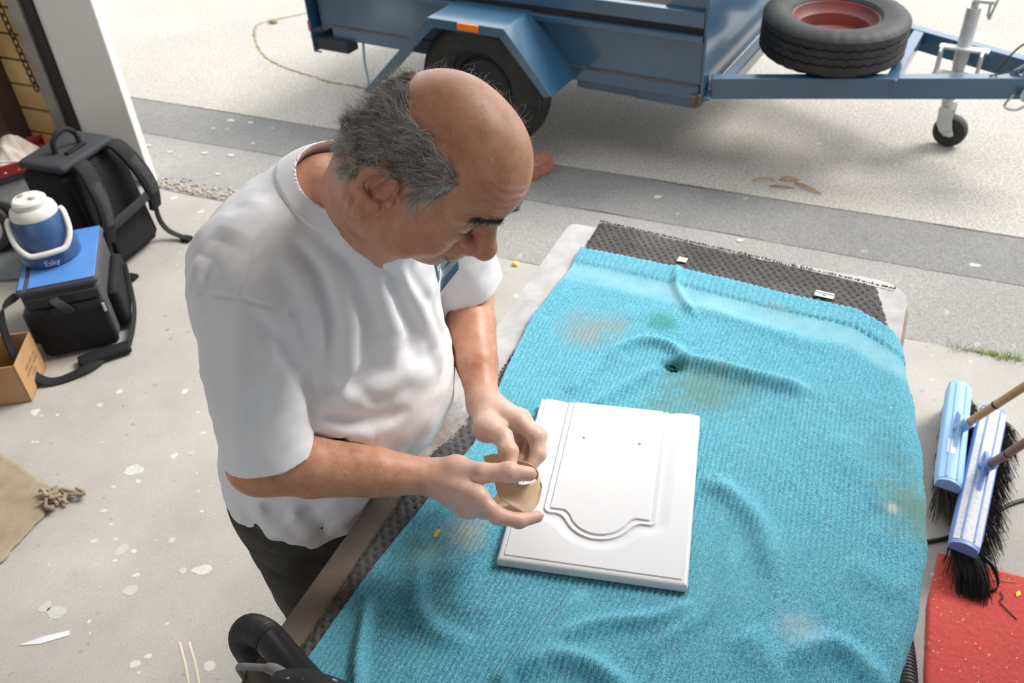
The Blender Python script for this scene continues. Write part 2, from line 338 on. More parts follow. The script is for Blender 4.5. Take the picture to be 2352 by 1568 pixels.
# jockey wheel: clamp, tube, fork and small wheel
jx, jy = .955, CY+.125
jd = Vector((0, 0, 1)).normalized()
MB().cyl((jx, jy, .20), (jx, jy, .60), .027, n=20).obj('jockey_stem', m_zinc, TL); MB().cyl((jx, jy, .40), (jx, jy, .655), .031, n=20).obj('jockey_tube', m_zinc, TL)
MB().cyl((jx, jy, .655), (jx, jy, .685), .016, n=14).b2((jx-.01, jy-.02, .68), (jx+.075, jy+.02, .695)).obj('jockey_cap', m_zinc, TL, bevel=.002)
MB().tube([(jx+.06, jy, .69), (jx+.062, jy, .625), (jx+.07, jy, .61), (jx+.085, jy, .70), (jx+.085, jy, .715)], .006, 8).lathe([(.006, 0), (.014, .004), (.014, .02), (.005, .024)], (jx+.085, jy, .705), (0, 0, 1), 12).obj('crank_handle', m_zinc, TL)
tb('clamp_plate', m_zinc, ((jx-.10, jy-.055, .475), (jx+.11, jy-.005, .487)), ((jx-.10, jy-.075, .355), (jx+.08, jy-.02, .372)))
for dx in (-.085, .085):
    yy = CY+.125+(-.085-dx)*.35*.55
    MB().tube([(jx+dx, jy-.13+.03, .37), (jx+dx, jy-.13+.03, .482), (jx+dx, jy-.125+.04, .487), (jx+dx, jy-.02, .487), (jx+dx, jy-.012, .37)], .007, 8).obj('u_bolt', m_zinc, TL)
MB().lathe([(.012, 0), (.030, .01), (.034, .04), (.034, .055), (.02, .06)], (jx, jy, .175), (0, 0, 1), 18).obj('swivel_head', m_zinc, TL)
wc = Vector((jx+.035, jy, .078))
for sy in (-.042, .036):
    MB().prism([(-.035, .20), (.035, .20), (.034, .14), (.045, .10), (.058, .072), (.045, .060), (.015, .062), (-.012, .085), (-.030, .12)], (jx, jy+sy, 0), (1, 0, 0), (0, 0, 1), (0, 1, 0), .006).obj('fork_plate', m_zinc, TL, smooth=False, bevel=.002)
MB().lathe([(.020, -.024), (.045, -.030), (.066, -.028), (.076, -.016), (.078, 0), (.076, .016), (.066, .028), (.045, .030), (.020, .024)], wc, (0, 1, 0), 36).obj('jockey_tyre', m_rub, TL); MB().cyl(wc+Vector((0, -.05, 0)), wc+Vector((0, .05, 0)), .011, n=12).obj('axle_bolt', m_zinc, TL)
# spare wheel lying on the drawbar
SP = thing('spare_wheel', 'worn spare wheel with red rim lying flat on the trailer drawbar', 'wheel', (-.372, 4.262, .478), math.radians(10))
wheel(SP, (0, 0, .098), (.02, -.03, 1), .318, .196, .188, .72, rimmat=m_prim)
# red brick chocking the wheel
ck = thing('chock_brick', 'red brick lying on the asphalt as chock beside the trailer tyre', 'brick', (-1.572, 3.605, -.004), math.radians(68))
MB().b2((-.075, -.05, 0), (.075, .05, .076)).obj('block', M('red_brick', (.40, .15, .09), .85, c2=(.30, .11, .07), ns=16, bs=120), ck, smooth=False, bevel=.006)
# fallen bark strips on the asphalt
m_bark = M('dry_bark', (.50, .30, .12), .8, c2=(.36, .20, .08), ns=40)
bk = [(-.42, 3.895, .09, 15, .020, 'curled tan bark strip on the driveway, upright short piece of the group'), (-.33, 3.845, .15, -28, .017, 'longest tan bark strip on the driveway beneath the trailer drawbar'), (-.44, 3.82, .11, 8, .012, 'thin dark tan bark strip lying nearest the workbench among the bark pieces'), (-.53, 3.855, .10, 20, .007, 'thin twig of bark left of the other bark pieces')]
for x, y, L, an, wd, lab in bk:
    n = 9; rows = [[(L*(i/(n-1)-.5), wd*.5*math.sin(PI*(i+.7)/(n+.4))*s, .004+.006*abs(s)+.012*math.sin(PI*i/(n-1))*(.4 if L > .1 else 1.0)) for s in (-1, -.5, 0, .5, 1)] for i in range(n)]
    o = MB().ring(rows, False, False).obj('bark_strip', m_bark); o.location = (x, y, -.003); o.rotation_euler = (0, 0, math.radians(an)); md = o.modifiers.new('t', 'SOLIDIFY'); md.thickness = .0025; tag(o, lab, 'bark', 'bark strips on the driveway')
# ---------------------------------------------------------------- workbench, mat, towel, cabinet door
BZ = .872
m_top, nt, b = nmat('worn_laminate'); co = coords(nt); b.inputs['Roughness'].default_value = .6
c = ramp(nt, noise(nt, co, 9, 6, .6), [(.3, (.115, .085, .068)), (.65, (.20, .155, .125))])          # brown board tone, kept at the near end
sy_ = N(nt, 'SeparateXYZ', Vector=co).outputs[1]; far_mix = math_(nt, 'ADD', math_(nt, 'MULTIPLY', sy_, 1.7), math_(nt, 'MULTIPLY', math_(nt, 'SUBTRACT', noise(nt, co, 7, 6, .65), .5), 1.4))
c = mixc(nt, ramp(nt, math_(nt, 'ADD', far_mix, .42), [(.30, 0.), (.62, 1.)]), c, ramp(nt, noise(nt, co, 14, 5, .6), [(.3, (.32, .31, .305)), (.65, (.47, .46, .455))]))   # blends to a paler tone towards the far half
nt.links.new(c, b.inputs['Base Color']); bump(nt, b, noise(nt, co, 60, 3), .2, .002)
m_ply = M('raw_edge', (.30, .22, .16), .8, c2=(.17, .12, .09), ns=12, bs=80)
bench = thing('workbench', 'low timber workbench with worn pale laminate top under the mat and towel', 'workbench', (-.3, 1.05, 0))
bl = lambda x, y, z: (x+.3, y-1.05, z)
out = [(-.73, .12)] + [(-.73, 1.86), (-.725, 1.878), (-.71, 1.885)] + [(.02+.075*math.sin(t), 1.805+.075*math.cos(t)) for t in (PI/2*k/8 for k in range(9))] + [(.095, .12)]
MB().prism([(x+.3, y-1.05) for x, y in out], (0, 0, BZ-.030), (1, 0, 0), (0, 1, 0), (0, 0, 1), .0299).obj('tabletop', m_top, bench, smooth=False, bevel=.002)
MB().prism([((x+.315)*.985+.0-.015+.015, (y-1.05)*.99) for x, y in out], (0, 0, BZ-.055), (1, 0, 0), (0, 1, 0), (0, 0, 1), .0255).obj('underlay_board', m_ply, bench, smooth=False)
for x in (-.66, .03):
    for y in (.22, 1.80): MB().b2(bl(x-.035, y-.035, 0), bl(x+.035, y+.035, BZ-.056)).obj('leg', m_ply, bench, smooth=False, bevel=.003)
    MB().b2(bl(x-.018, .255, .62), bl(x+.018, 1.765, .72)).obj('rail', m_ply, bench, smooth=False, bevel=.003)
for y in (.22, 1.80): MB().b2(bl(-.624, y-.018, .62), bl(-.006, y+.018, .72)).obj('rail', m_ply, bench, smooth=False, bevel=.003)
# --- right edge that mat and towel roll over
_ey = np.array([.1, .4, .84, .9, 1.0, 1.13, 1.25, 1.38, 1.535, 1.70, 1.82, 2.0]); _ex = np.array([.112, .115, .122, .130, .145, .148, .138, .118, .088, .052, .018, -.03])
def edge_x(y): return np.interp(y, _ey, _ex)
def drape(X, Y, zbase, R, drop_out=.12, lift=0):
    """roll a sheet over the right-hand edge: X is arc length measured as x while flat"""
    xe = edge_x(Y); e = X-xe; q = R*PI/2
    bx = np.where(e <= 0, X, np.where(e < q, xe + R*np.sin(np.clip(e, 0, q)/R), xe + R + (e-q)*drop_out))
    bz = np.where(e <= 0, 0, np.where(e < q, -R*(1-np.cos(np.clip(e, 0, q)/R)), -R-(e-q)*.985))
    nx = np.where(e <= 0, 0, np.sin(np.clip(e, 0, q)/R)); nz = np.where(e <= 0, 1, np.cos(np.clip(e, 0, q)/R))
    return bx, zbase+bz, nx, nz
# --- grey rug mat
m_mat, nt, b = nmat('grey_rug'); co = coords(nt); b.inputs['Roughness'].default_value = .95; b.inputs['Specular IOR Level'].default_value = .1
att = N(nt, 'Attribute', {'attribute_name': 'loop'})
c = ramp(nt, noise(nt, co, 6, 5, .6), [(.3, (.060, .057, .056)), (.55, (.10, .096, .094)), (.75, (.155, .15, .148))])
c = mixc(nt, math_(nt, 'MULTIPLY', ramp(nt, noise(nt, co, 420, 2), [(.45, 0.), (.7, 1.)]), .5), c, (.22, .215, .21))
c = mixc(nt, math_(nt, 'MULTIPLY', ramp(nt, N(nt, 'TexNoise', Vector=co, Scale=5.5, Detail=8, Roughness=.75).outputs['Fac'], [(.62, 0.), (.72, 1.)]), .35), c, (.42, .42, .43))
nt.links.new(c, b.inputs['Base Color']); bump(nt, b, noise(nt, co, 700, 2, .7), .7, .002)
nx_, ny_ = 330, 660
gx = np.linspace(0, 1, nx_); gy = np.linspace(0, 1, ny_)
Ym0 = .30
A, Bv = np.meshgrid(gx, gy, indexing='ij')
yl = Ym0 + (1.905-Ym0)*Bv
xl = np.interp(yl, [.3, 1.02, 1.10, 2], [-.676, -.676, -.656, -.652]) + .006*wobble(yl, 0, 9, 21) + .004*wobble(yl, 1, 60, 22)
S = xl + (.20-xl)*A
far = 1.908 - .062*np.clip((S+.65)/.70, 0, 1) - .10*np.clip((S-.03)/.12, 0, 1.6)**1.5 + .004*wobble(S, 2, 40, 23)
Yg = Ym0 + (far-Ym0)*Bv
rowp, dashp = .0135, .019
ri = np.floor(Yg/rowp); ph = Yg/rowp-ri; dx_ = S/dashp + .5*(ri % 2) + .06*wobble(Yg, S, 30, 3); dp = dx_-np.floor(dx_)
ridge = .5-.5*np.cos(2*PI*ph); hole = np.exp(-((dp-.5)/.26)**2)*np.exp(-((ph-.5)/.30)**2)
hm = .0085 + .0012*ridge - .0060*hole + .0010*wobble(S, Yg, 25, 6) + RNG.normal(0, .0006, S.shape)
ed = np.minimum(np.minimum(A*.8, (1-Bv)*1.55), 1); hm = hm*np.clip(.25+ed/.012, 0, 1)
px_, pz_, nX, nZ = drape(S, Yg, BZ, .012)
mat_o = grid_obj('rug_mat', np.stack([px_+nX*hm, Yg, pz_+nZ*hm], -1), m_mat)
tag(mat_o, 'dark grey woven rug mat lying on the workbench under the towel', 'mat')
mb = MB(); rs = random.Random(11)
for k in range(1100):
    if k % 5 < 2: t = rs.uniform(0, 1); x = -.655+t*.72; y = 1.908-.062*t; d = Vector((rs.gauss(0, .5), 1, rs.uniform(-.2, .9)))
    else: y = rs.uniform(.35, 1.9); x = float(np.interp(y, [.3, 1.02, 1.10, 2], [-.675, -.675, -.655, -.651]))+.006*float(wobble(y, 0, 9, 21)); d = Vector((-1, rs.gauss(0, .9), rs.uniform(-.4, .3)))
    d = d.normalized()*rs.uniform(.002, .006); p = Vector((x, y, BZ+.004)); q = p+d+Vector((0, 0, rs.uniform(-.002, .003)))
    mb.tube([p, (p+q)/2+Vector((rs.gauss(0, .001), rs.gauss(0, .001), .001)), q], [.0010, .0008, .0005], 4)
o = mb.obj('fringe', m_mat, mat_o); tag(o, 'frayed yarn ends along the rug edge', kind='stuff')
# --- turquoise towel
m_tow, nt, b = nmat('turquoise_terry'); b.inputs['Roughness'].default_value = .95; b.inputs['Specular IOR Level'].default_value = .12
b.inputs['Sheen Weight'].default_value = .25; b.inputs['Sheen Roughness'].default_value = .5
co = coords(nt); uv = N(nt, 'UVMap').outputs[0]
c = ramp(nt, noise(nt, co, 330, 3, .75), [(.34, (.024, .25, .42)), (.50, (.115, .52, .69)), (.66, (.36, .75, .87))])
c = mixc(nt, math_(nt, 'MULTIPLY', ramp(nt, noise(nt, co, 3.2, 5, .6), [(.42, 0.), (.70, 1.)]), .45), c, (.16, .52, .64))
c = mixc(nt, math_(nt, 'MULTIPLY', ramp(nt, noise(nt, co, 40, 4, .7), [(.58, 0.), (.72, 1.)]), .35), c, (.38, .70, .77))
def spot(c, xy, r, colr, amt, soft=.5, ns=22):
    d = N(nt, 'VectorMath', {'operation': 'DISTANCE'}); mp = N(nt, 'VectorMath', {'operation': 'MULTIPLY'}); nt.links.new(co, mp.inputs[0]); mp.inputs[1].default_value = (1, 1, 0)
    nt.links.new(mp.outputs[0], d.inputs[0]); d.inputs[1].default_value = (*xy, 0)
    v = math_(nt, 'ADD', math_(nt, 'DIVIDE', d.outputs['Value'], r), math_(nt, 'MULTIPLY', math_(nt, 'SUBTRACT', noise(nt, co, ns, 4, .7), .5), 1.6))
    f = ramp(nt, v, [(max(.02, 1-soft-.35), 1.), (.95, 0.)]); return mixc(nt, math_(nt, 'MULTIPLY', f, amt), c, colr)
c = spot(c, (-.525, 1.46), .085, (.36, .40, .37), .75); c = spot(c, (-.47, 1.50), .05, (.30, .40, .40), .6)
c = spot(c, (-.385, 1.535), .045, (.02, .30, .24), .75); c = spot(c, (-.24, 1.36), .11, (.16, .26, .16), .6); c = spot(c, (-.30, 1.27), .07, (.17, .30, .20), .5)
c = spot(c, (.165, 1.19), .10, (.20, .33, .25), .75); c = spot(c, (-.17, 1.66), .05, (.36, .50, .46), .6); c = spot(c, (.10, 1.30), .06, (.12, .36, .36), .5)
c = spot(c, (-.53, .86), .055, (.62, .66, .58), .8, .6, 60); c = spot(c, (-.575, .80), .06, (.28, .46, .32), .5, .6, 60); c = spot(c, (.125, 1.17), .018, (.75, .78, .74), .9, .6, 80)
c = spot(c, (-.325, 1.40), .035, (.01, .17, .15), .85); c = spot(c, (-.17, 1.13), .010, (.16, .09, .03), .9); c = spot(c, (.02, .88), .05, (.55, .68, .70), .5, .6, 60)
pl = N(nt, 'Attribute', {'attribute_name': 'plain'})
c = mixc(nt, math_(nt, 'MULTIPLY', pl.outputs['Fac'], .8), c, mixc(nt, noise(nt, co, 30, 4), (.17, .53, .68), (.42, .74, .82)))
nt.links.new(c, b.inputs['Base Color'])
bump(nt, b, noise(nt, co, 520, 3, .8), .9, .003)
FOLDS = [
 ([(-0.457,1.37),(-0.437,1.423),(-0.4,1.458),(-0.354,1.461),(-0.32,1.443),(-0.303,1.419)], 0.016, 0.014),
 ([(-0.327,1.415),(-0.279,1.424),(-0.208,1.425),(-0.12,1.419),(-0.053,1.42)], 0.022, 0.018),
 ([(-0.337,1.388),(-0.367,1.352),(-0.396,1.299),(-0.426,1.24),(-0.453,1.204)], 0.012, 0.016),
 ([(-0.497,1.248),(-0.465,1.338),(-0.422,1.406)], 0.007, 0.020),
 ([(-0.199,1.119),(-0.15,1.11),(-0.107,1.084),(-0.074,1.051),(-0.05,1.002),(-0.036,0.952)], 0.016, 0.020),
 ([(-0.305,0.824),(-0.318,0.763),(-0.338,0.706),(-0.356,0.648),(-0.364,0.604)], 0.018, 0.014),
 ([(-0.326,0.695),(-0.291,0.749),(-0.247,0.783),(-0.186,0.811),(-0.158,0.836),(-0.135,0.87)], 0.015, 0.014),
 ([(-0.34,0.643),(-0.31,0.689),(-0.26,0.702),(-0.216,0.693),(-0.184,0.676)], 0.022, 0.018),
 ([(-0.182,0.752),(-0.144,0.807),(-0.110,0.859),(-0.10,0.93),(-0.105,0.993)], 0.010, 0.014),
 ([(-0.558,0.784),(-0.53,0.74),(-0.502,0.707),(-0.459,0.697),(-0.418,0.706)], -0.006, 0.022),
 ([(-0.58,0.80),(-0.561,0.746),(-0.531,0.696),(-0.49,0.67),(-0.432,0.672)], 0.012, 0.018),
 ([(-0.617,0.687),(-0.596,0.636),(-0.577,0.587),(-0.547,0.53)], 0.018, 0.010),
 ([(-0.409,1.761),(-0.397,1.69),(-0.363,1.631),(-0.319,1.578)], 0.011, 0.010),
 ([(-0.34,1.621),(-0.249,1.603),(-0.133,1.58),(-0.042,1.567)], 0.005, 0.020),
 ([(0.013,0.8),(0.042,0.846),(0.077,0.864),(0.115,0.848),(0.137,0.813)], 0.020, 0.020),
 ([(0.066,1.029),(0.115,1.012),(0.155,0.993)], 0.008, 0.030),
 ([(-0.06,0.841),(-0.013,0.804),(0.02,0.759)], 0.012, 0.026),
 ([(-0.587,0.959),(-0.591,0.881),(-0.591,0.8)], 0.007, 0.020),
 ([(-0.003,1.31),(0.067,1.243),(0.119,1.156)], 0.006, 0.040),
]
def seg_dist(X, Y, pts):
    pts = [(p.x, p.y, p.z) for p in smooth_path([(x, y, 0) for x, y in pts], 5)]
    best = np.full(X.shape, 9.); tt = np.zeros(X.shape); n = len(pts)-1
    for i in range(n):
        ax, ay, _ = pts[i]; bx, by, _ = pts[i+1]; dx, dy = bx-ax, by-ay; L = dx*dx+dy*dy+1e-12
        t = np.clip(((X-ax)*dx+(Y-ay)*dy)/L, 0, 1); d = np.hypot(X-ax-t*dx, Y-ay-t*dy); k = d < best
        best = np.where(k, d, best); tt = np.where(k, (i+t)/n, tt)
    return best, tt
nx_, ny_ = 620, 300
A, Bv = np.meshgrid(np.linspace(0, 1, nx_), np.linspace(0, 1, ny_), indexing='ij')
Yt0 = .28
yr = Yt0 + (1.76-Yt0)*Bv
xl = np.interp(yr, [.2, .553, .757, .929, 1.053, 1.24, 1.456, 1.67, 1.763], [-.665, -.654, -.643, -.626, -.612, -.637, -.663, -.650, -.657])
S = xl + (edge_x(yr)+.30-xl)*A
far = np.interp(S, [-.66, -.43, -.16, 0, .08, .5], [1.765, 1.758, 1.735, 1.725, 1.675, 1.60])
Yg = Yt0 + (far-Yt0)*Bv
fold = np.zeros(S.shape)
for pts, h, wd in FOLDS:
    d, t = seg_dist(S, Yg, pts); end = np.clip(np.minimum(t, 1-t)*5+.15, 0, 1)
    fold += h*end*np.exp(-(d/wd)**2)*1.0
fold += .0030*wobble(S, Yg, 14, 31)+.0012*wobble(S, Yg, 45, 32)
# keep it flat under the cabinet door
PO, PA = (-.452, .816), math.radians(11.6); PW, PL = .307, .390
ux, uy = math.cos(PA), math.sin(PA)
lu = (S-PO[0])*ux+(Yg-PO[1])*uy; lv = -(S-PO[0])*uy+(Yg-PO[1])*ux
ins = np.maximum(np.maximum(-lu, lu-PW), np.maximum(-lv, lv-PL)); k = np.clip(ins/.022, 0, 1); k = k*k*(3-2*k)
fold = np.maximum(fold*k, -.003)
d_hem = far-Yg                                   # distance from the far hem
plain = np.exp(-((d_hem-.105)/.034)**4)           # flat woven band
rib_l = .5-.5*np.cos(2*PI*(S-xl*.6)/.0090 + .8*wobble(Yg, S, 9, 33))
rib_w = .5-.5*np.cos(2*PI*S/.0135)
hemz = 1/(1+np.exp((d_hem-.066)/.002))
rib = (rib_l*(1-hemz)+rib_w*hemz)*(1-plain)
stitch = np.exp(-((d_hem-.067)/.0022)**2)*(.55+.45*np.sign(np.sin(2*PI*S/.014)))
ht = .0050 + fold + .0027*rib + RNG.normal(0, .00060, S.shape)*(1-.7*plain) + .003*hemz*(1-plain) - .004*stitch
hole = np.hypot((S+.322)/.017, (Yg-1.397)/.010); ht -= .012*np.exp(-hole**2)
edge = np.minimum(A*1.1, (1-Bv)*1.5)
ht += .0022*np.exp(-((A*1.1-.006)/.004)**2) ; ht = np.where(edge <= 0, -.001, ht)
px_, pz_, nX, nZ = drape(S, Yg, BZ+.0095, .034, .02)
out_w = np.clip((S-edge_x(Yg))/.1, 0, 1)*.010*wobble(Yg, 0, 22, 35)
tow = grid_obj('bath_towel', np.stack([px_+nX*(ht+out_w), Yg, pz_+nZ*ht], -1), m_tow, uv=np.stack([S, Yg], -1))
at = tow.data.attributes.new('plain', 'FLOAT', 'POINT'); at.data.foreach_set('value', np.clip(plain, 0, 1).astype(np.float32).ravel())
f_open = tow.data; bmx = bmesh.new(); bmx.from_mesh(f_open)
kill = [f for f in bmx.faces if math.hypot((f.calc_center_median().x+.322)/.011, (f.calc_center_median().y-1.397)/.0055) < 1]
bmesh.ops.delete(bmx, geom=kill, context='FACES'); bmx.to_mesh(f_open); bmx.free()
tag(tow, 'turquoise ribbed bath towel with stains and a torn hole spread over the workbench', 'towel')
mb = MB(); rs = random.Random(5)
for k in range(60):       # ragged threads round the torn hole
    t = rs.uniform(0, 2*PI); p = Vector((-.322+.014*math.cos(t), 1.397+.008*math.sin(t), BZ+.016)); d = Vector((math.cos(t+PI)*rs.uniform(.002, .006), math.sin(t+PI)*rs.uniform(.001, .004), rs.uniform(.001, .006)))
    mb.tube([p, p+d*.6+Vector((rs.gauss(0, .001), 0, .001)), p+d], [.0014, .0012, .0006], 4)
tag(mb.obj('torn_threads', M('teal_thread', (.01, .22, .24), .9), tow), 'ragged teal threads round the torn hole', kind='stuff')
# --- white cabinet door
m_wht = M('white_satin_paint', (.66, .66, .675), .28, c2=(.645, .645, .66), ns=4, bs=300, bstr=.02)
nx_, ny_ = 330, 420
U, V = np.meshgrid(np.linspace(0, PW, nx_), np.linspace(0, PL, ny_), indexing='ij')
rect = np.maximum(np.maximum(.068-U, U-.236), .122-V)
ro = np.maximum(np.maximum(.068-U, U-.236), .122-V); q1 = np.maximum(np.maximum(.068-U, U-.236), 0); q2 = np.maximum(.122-V, 0)
rect = np.where((q1 > 0) & (q2 > 0), np.hypot(q1, q2), ro)
circ = np.hypot(U-.152, V-.130)-.052
kk = .016; hh = np.clip(.5+.5*(circ-rect)/kk, 0, 1); dd = circ*(1-hh)+rect*hh-kk*hh*(1-hh)
h = np.interp(dd, [-.001, 0, .0012, .008, .0098, .0105, .0118, .018, .028, .034, .05], [0, 0, -.0034, -.0010, -.0006, -.0006, -.0042, -.0036, -.0012, -.0001, 0])
e = np.minimum(np.minimum(U, PW-U), V)
h = h + np.interp(e, [0, .0010, .0025, .005, .0088, .0096, .0108], [-.0068, -.0044, -.0028, -.0019, -.0017, -.0022, 0])
TZ = BZ + .0095 + .0085 + .0185
for cx, cy in ((.098, .296), (.201, .296)):
    h = h - .004*np.exp(-((np.hypot(U-cx, V-cy))/.0022)**4)
X = PO[0]+U*ux-V*uy; Y = PO[1]+U*uy+V*ux
door = thing('cabinet_door', 'white cabinet door with arched moulding lying on the turquoise towel', 'cabinet door', (*PO, TZ-.0185))
top = np.stack([X-PO[0], Y-PO[1], h+.0185], -1)
i = np.arange(nx_*ny_).reshape(nx_, ny_); fq = np.stack([i[:-1, :-1], i[1:, :-1], i[1:, 1:], i[:-1, 1:]], -1).reshape(-1, 4)
loop = list(i[:, 0]) + list(i[-1, 1:]) + list(i[-2::-1, -1]) + list(i[0, -2:0:-1]); nL = len(loop)
vs = top.reshape(-1, 3); low = vs[loop].copy(); low[:, 2] = .0012; n0 = len(vs); vs = np.vstack([vs, low])
sf = np.array([[loop[(j+1) % nL], loop[j], n0+j, n0+(j+1) % nL] for j in range(nL)])
po = mesh_obj('panel', vs, np.vstack([fq, sf]), m_wht, door, True, 40)
m_hole = M('drill_hole', (.05, .05, .055), .9)
for cx, cy in ((.098, .296), (.201, .296)):
    MB().lathe([(.0003, 0), (.0022, 0), (.0022, -.004), (.0003, -.0042)], (cx*ux-cy*uy, cx*uy+cy*ux, .0150), (0, 0, 1), 14).obj('screw_hole', m_hole, door)
# --- small scraps
m_chip = M('yellow_leaf', (.78, .62, .10), .7, c2=(.62, .46, .06), ns=60); m_cream = M('cream_scrap', (.80, .78, .52), .7); m_blade = M('razor_steel', (.78, .78, .76), .3, .6)
def zmat(x, y, up=.010): return BZ+up
blade = thing('razor_blade', 'pale single edge razor blade lying on the grey rug mat', 'razor blade', (-.077, 1.757, BZ+.0125), math.radians(-4))
MB().b2((-.021, -.007, 0), (.021, .010, .0012)).obj('blade', m_blade, blade, smooth=False); MB().b2((-.021, .007, .0012), (.021, .0115, .0028)).obj('spine', m_blade, blade, smooth=False)
MB().b2((-.004, -.001, .00125), (.004, .0022, .0016)).obj('slot', m_hole, blade, smooth=False)
MB().prism([(-.012, -.009), (.011, -.008), (.010, .010), (-.011, .011)], (0, 0, 0), (1, 0, 0), (0, 1, 0), (0, 0, 1), .0012).obj('paper_scrap', m_cream).location = (-.409, 1.792, BZ+.0125)
tag(bpy.data.objects['paper_scrap'], 'cream paper scrap on the grey rug mat beside the towel hem', 'paper')
o = MB().ring([[(-.003, -.009, 0), (.003, -.008, 0), (.002, -.008, .001), (-.002, -.009, .001)], [(-.006, 0, 0), (.004, 0, .001), (.004, .001, .003), (-.005, .001, .003)], [(-.001, .010, 0), (.003, .009, 0), (.003, .009, .001), (0, .010, .001)]]).obj('leaf_chip', m_chip); o.location = (-.574, .838, BZ+.020)
tag(o, 'yellow leaf chip on the towel left of the cabinet door', 'leaf')
crumbs = [(-.47, 1.44), (-.30, 1.30), (-.14, 1.30), (-.10, 1.23), (.06, 1.38), (-.05, 1.16), (.03, 1.10), (-.02, .93), (.05, .90), (-.29, 1.47), (-.40, 1.66), (-.20, .80), (-.35, .78), (-.46, .72), (-.28, .72), (-.60, 1.62), (.09, 1.20)]
mb = MB()
for x, y in crumbs:
    r = rs.uniform(.0010, .0022); mb.lathe([(r*.4, 0), (r, r*.5), (r*.3, r)], (x, y, BZ+.020), (rs.gauss(0, .4), rs.gauss(0, .4), 1), 6)
tag(mb.obj('crumbs', M('sawdust_crumb', (.78, .70, .58), .9, c2=(.55, .36, .2), ns=14)), 'tiny pale crumbs scattered over the towel', 'crumbs', kind='stuff')
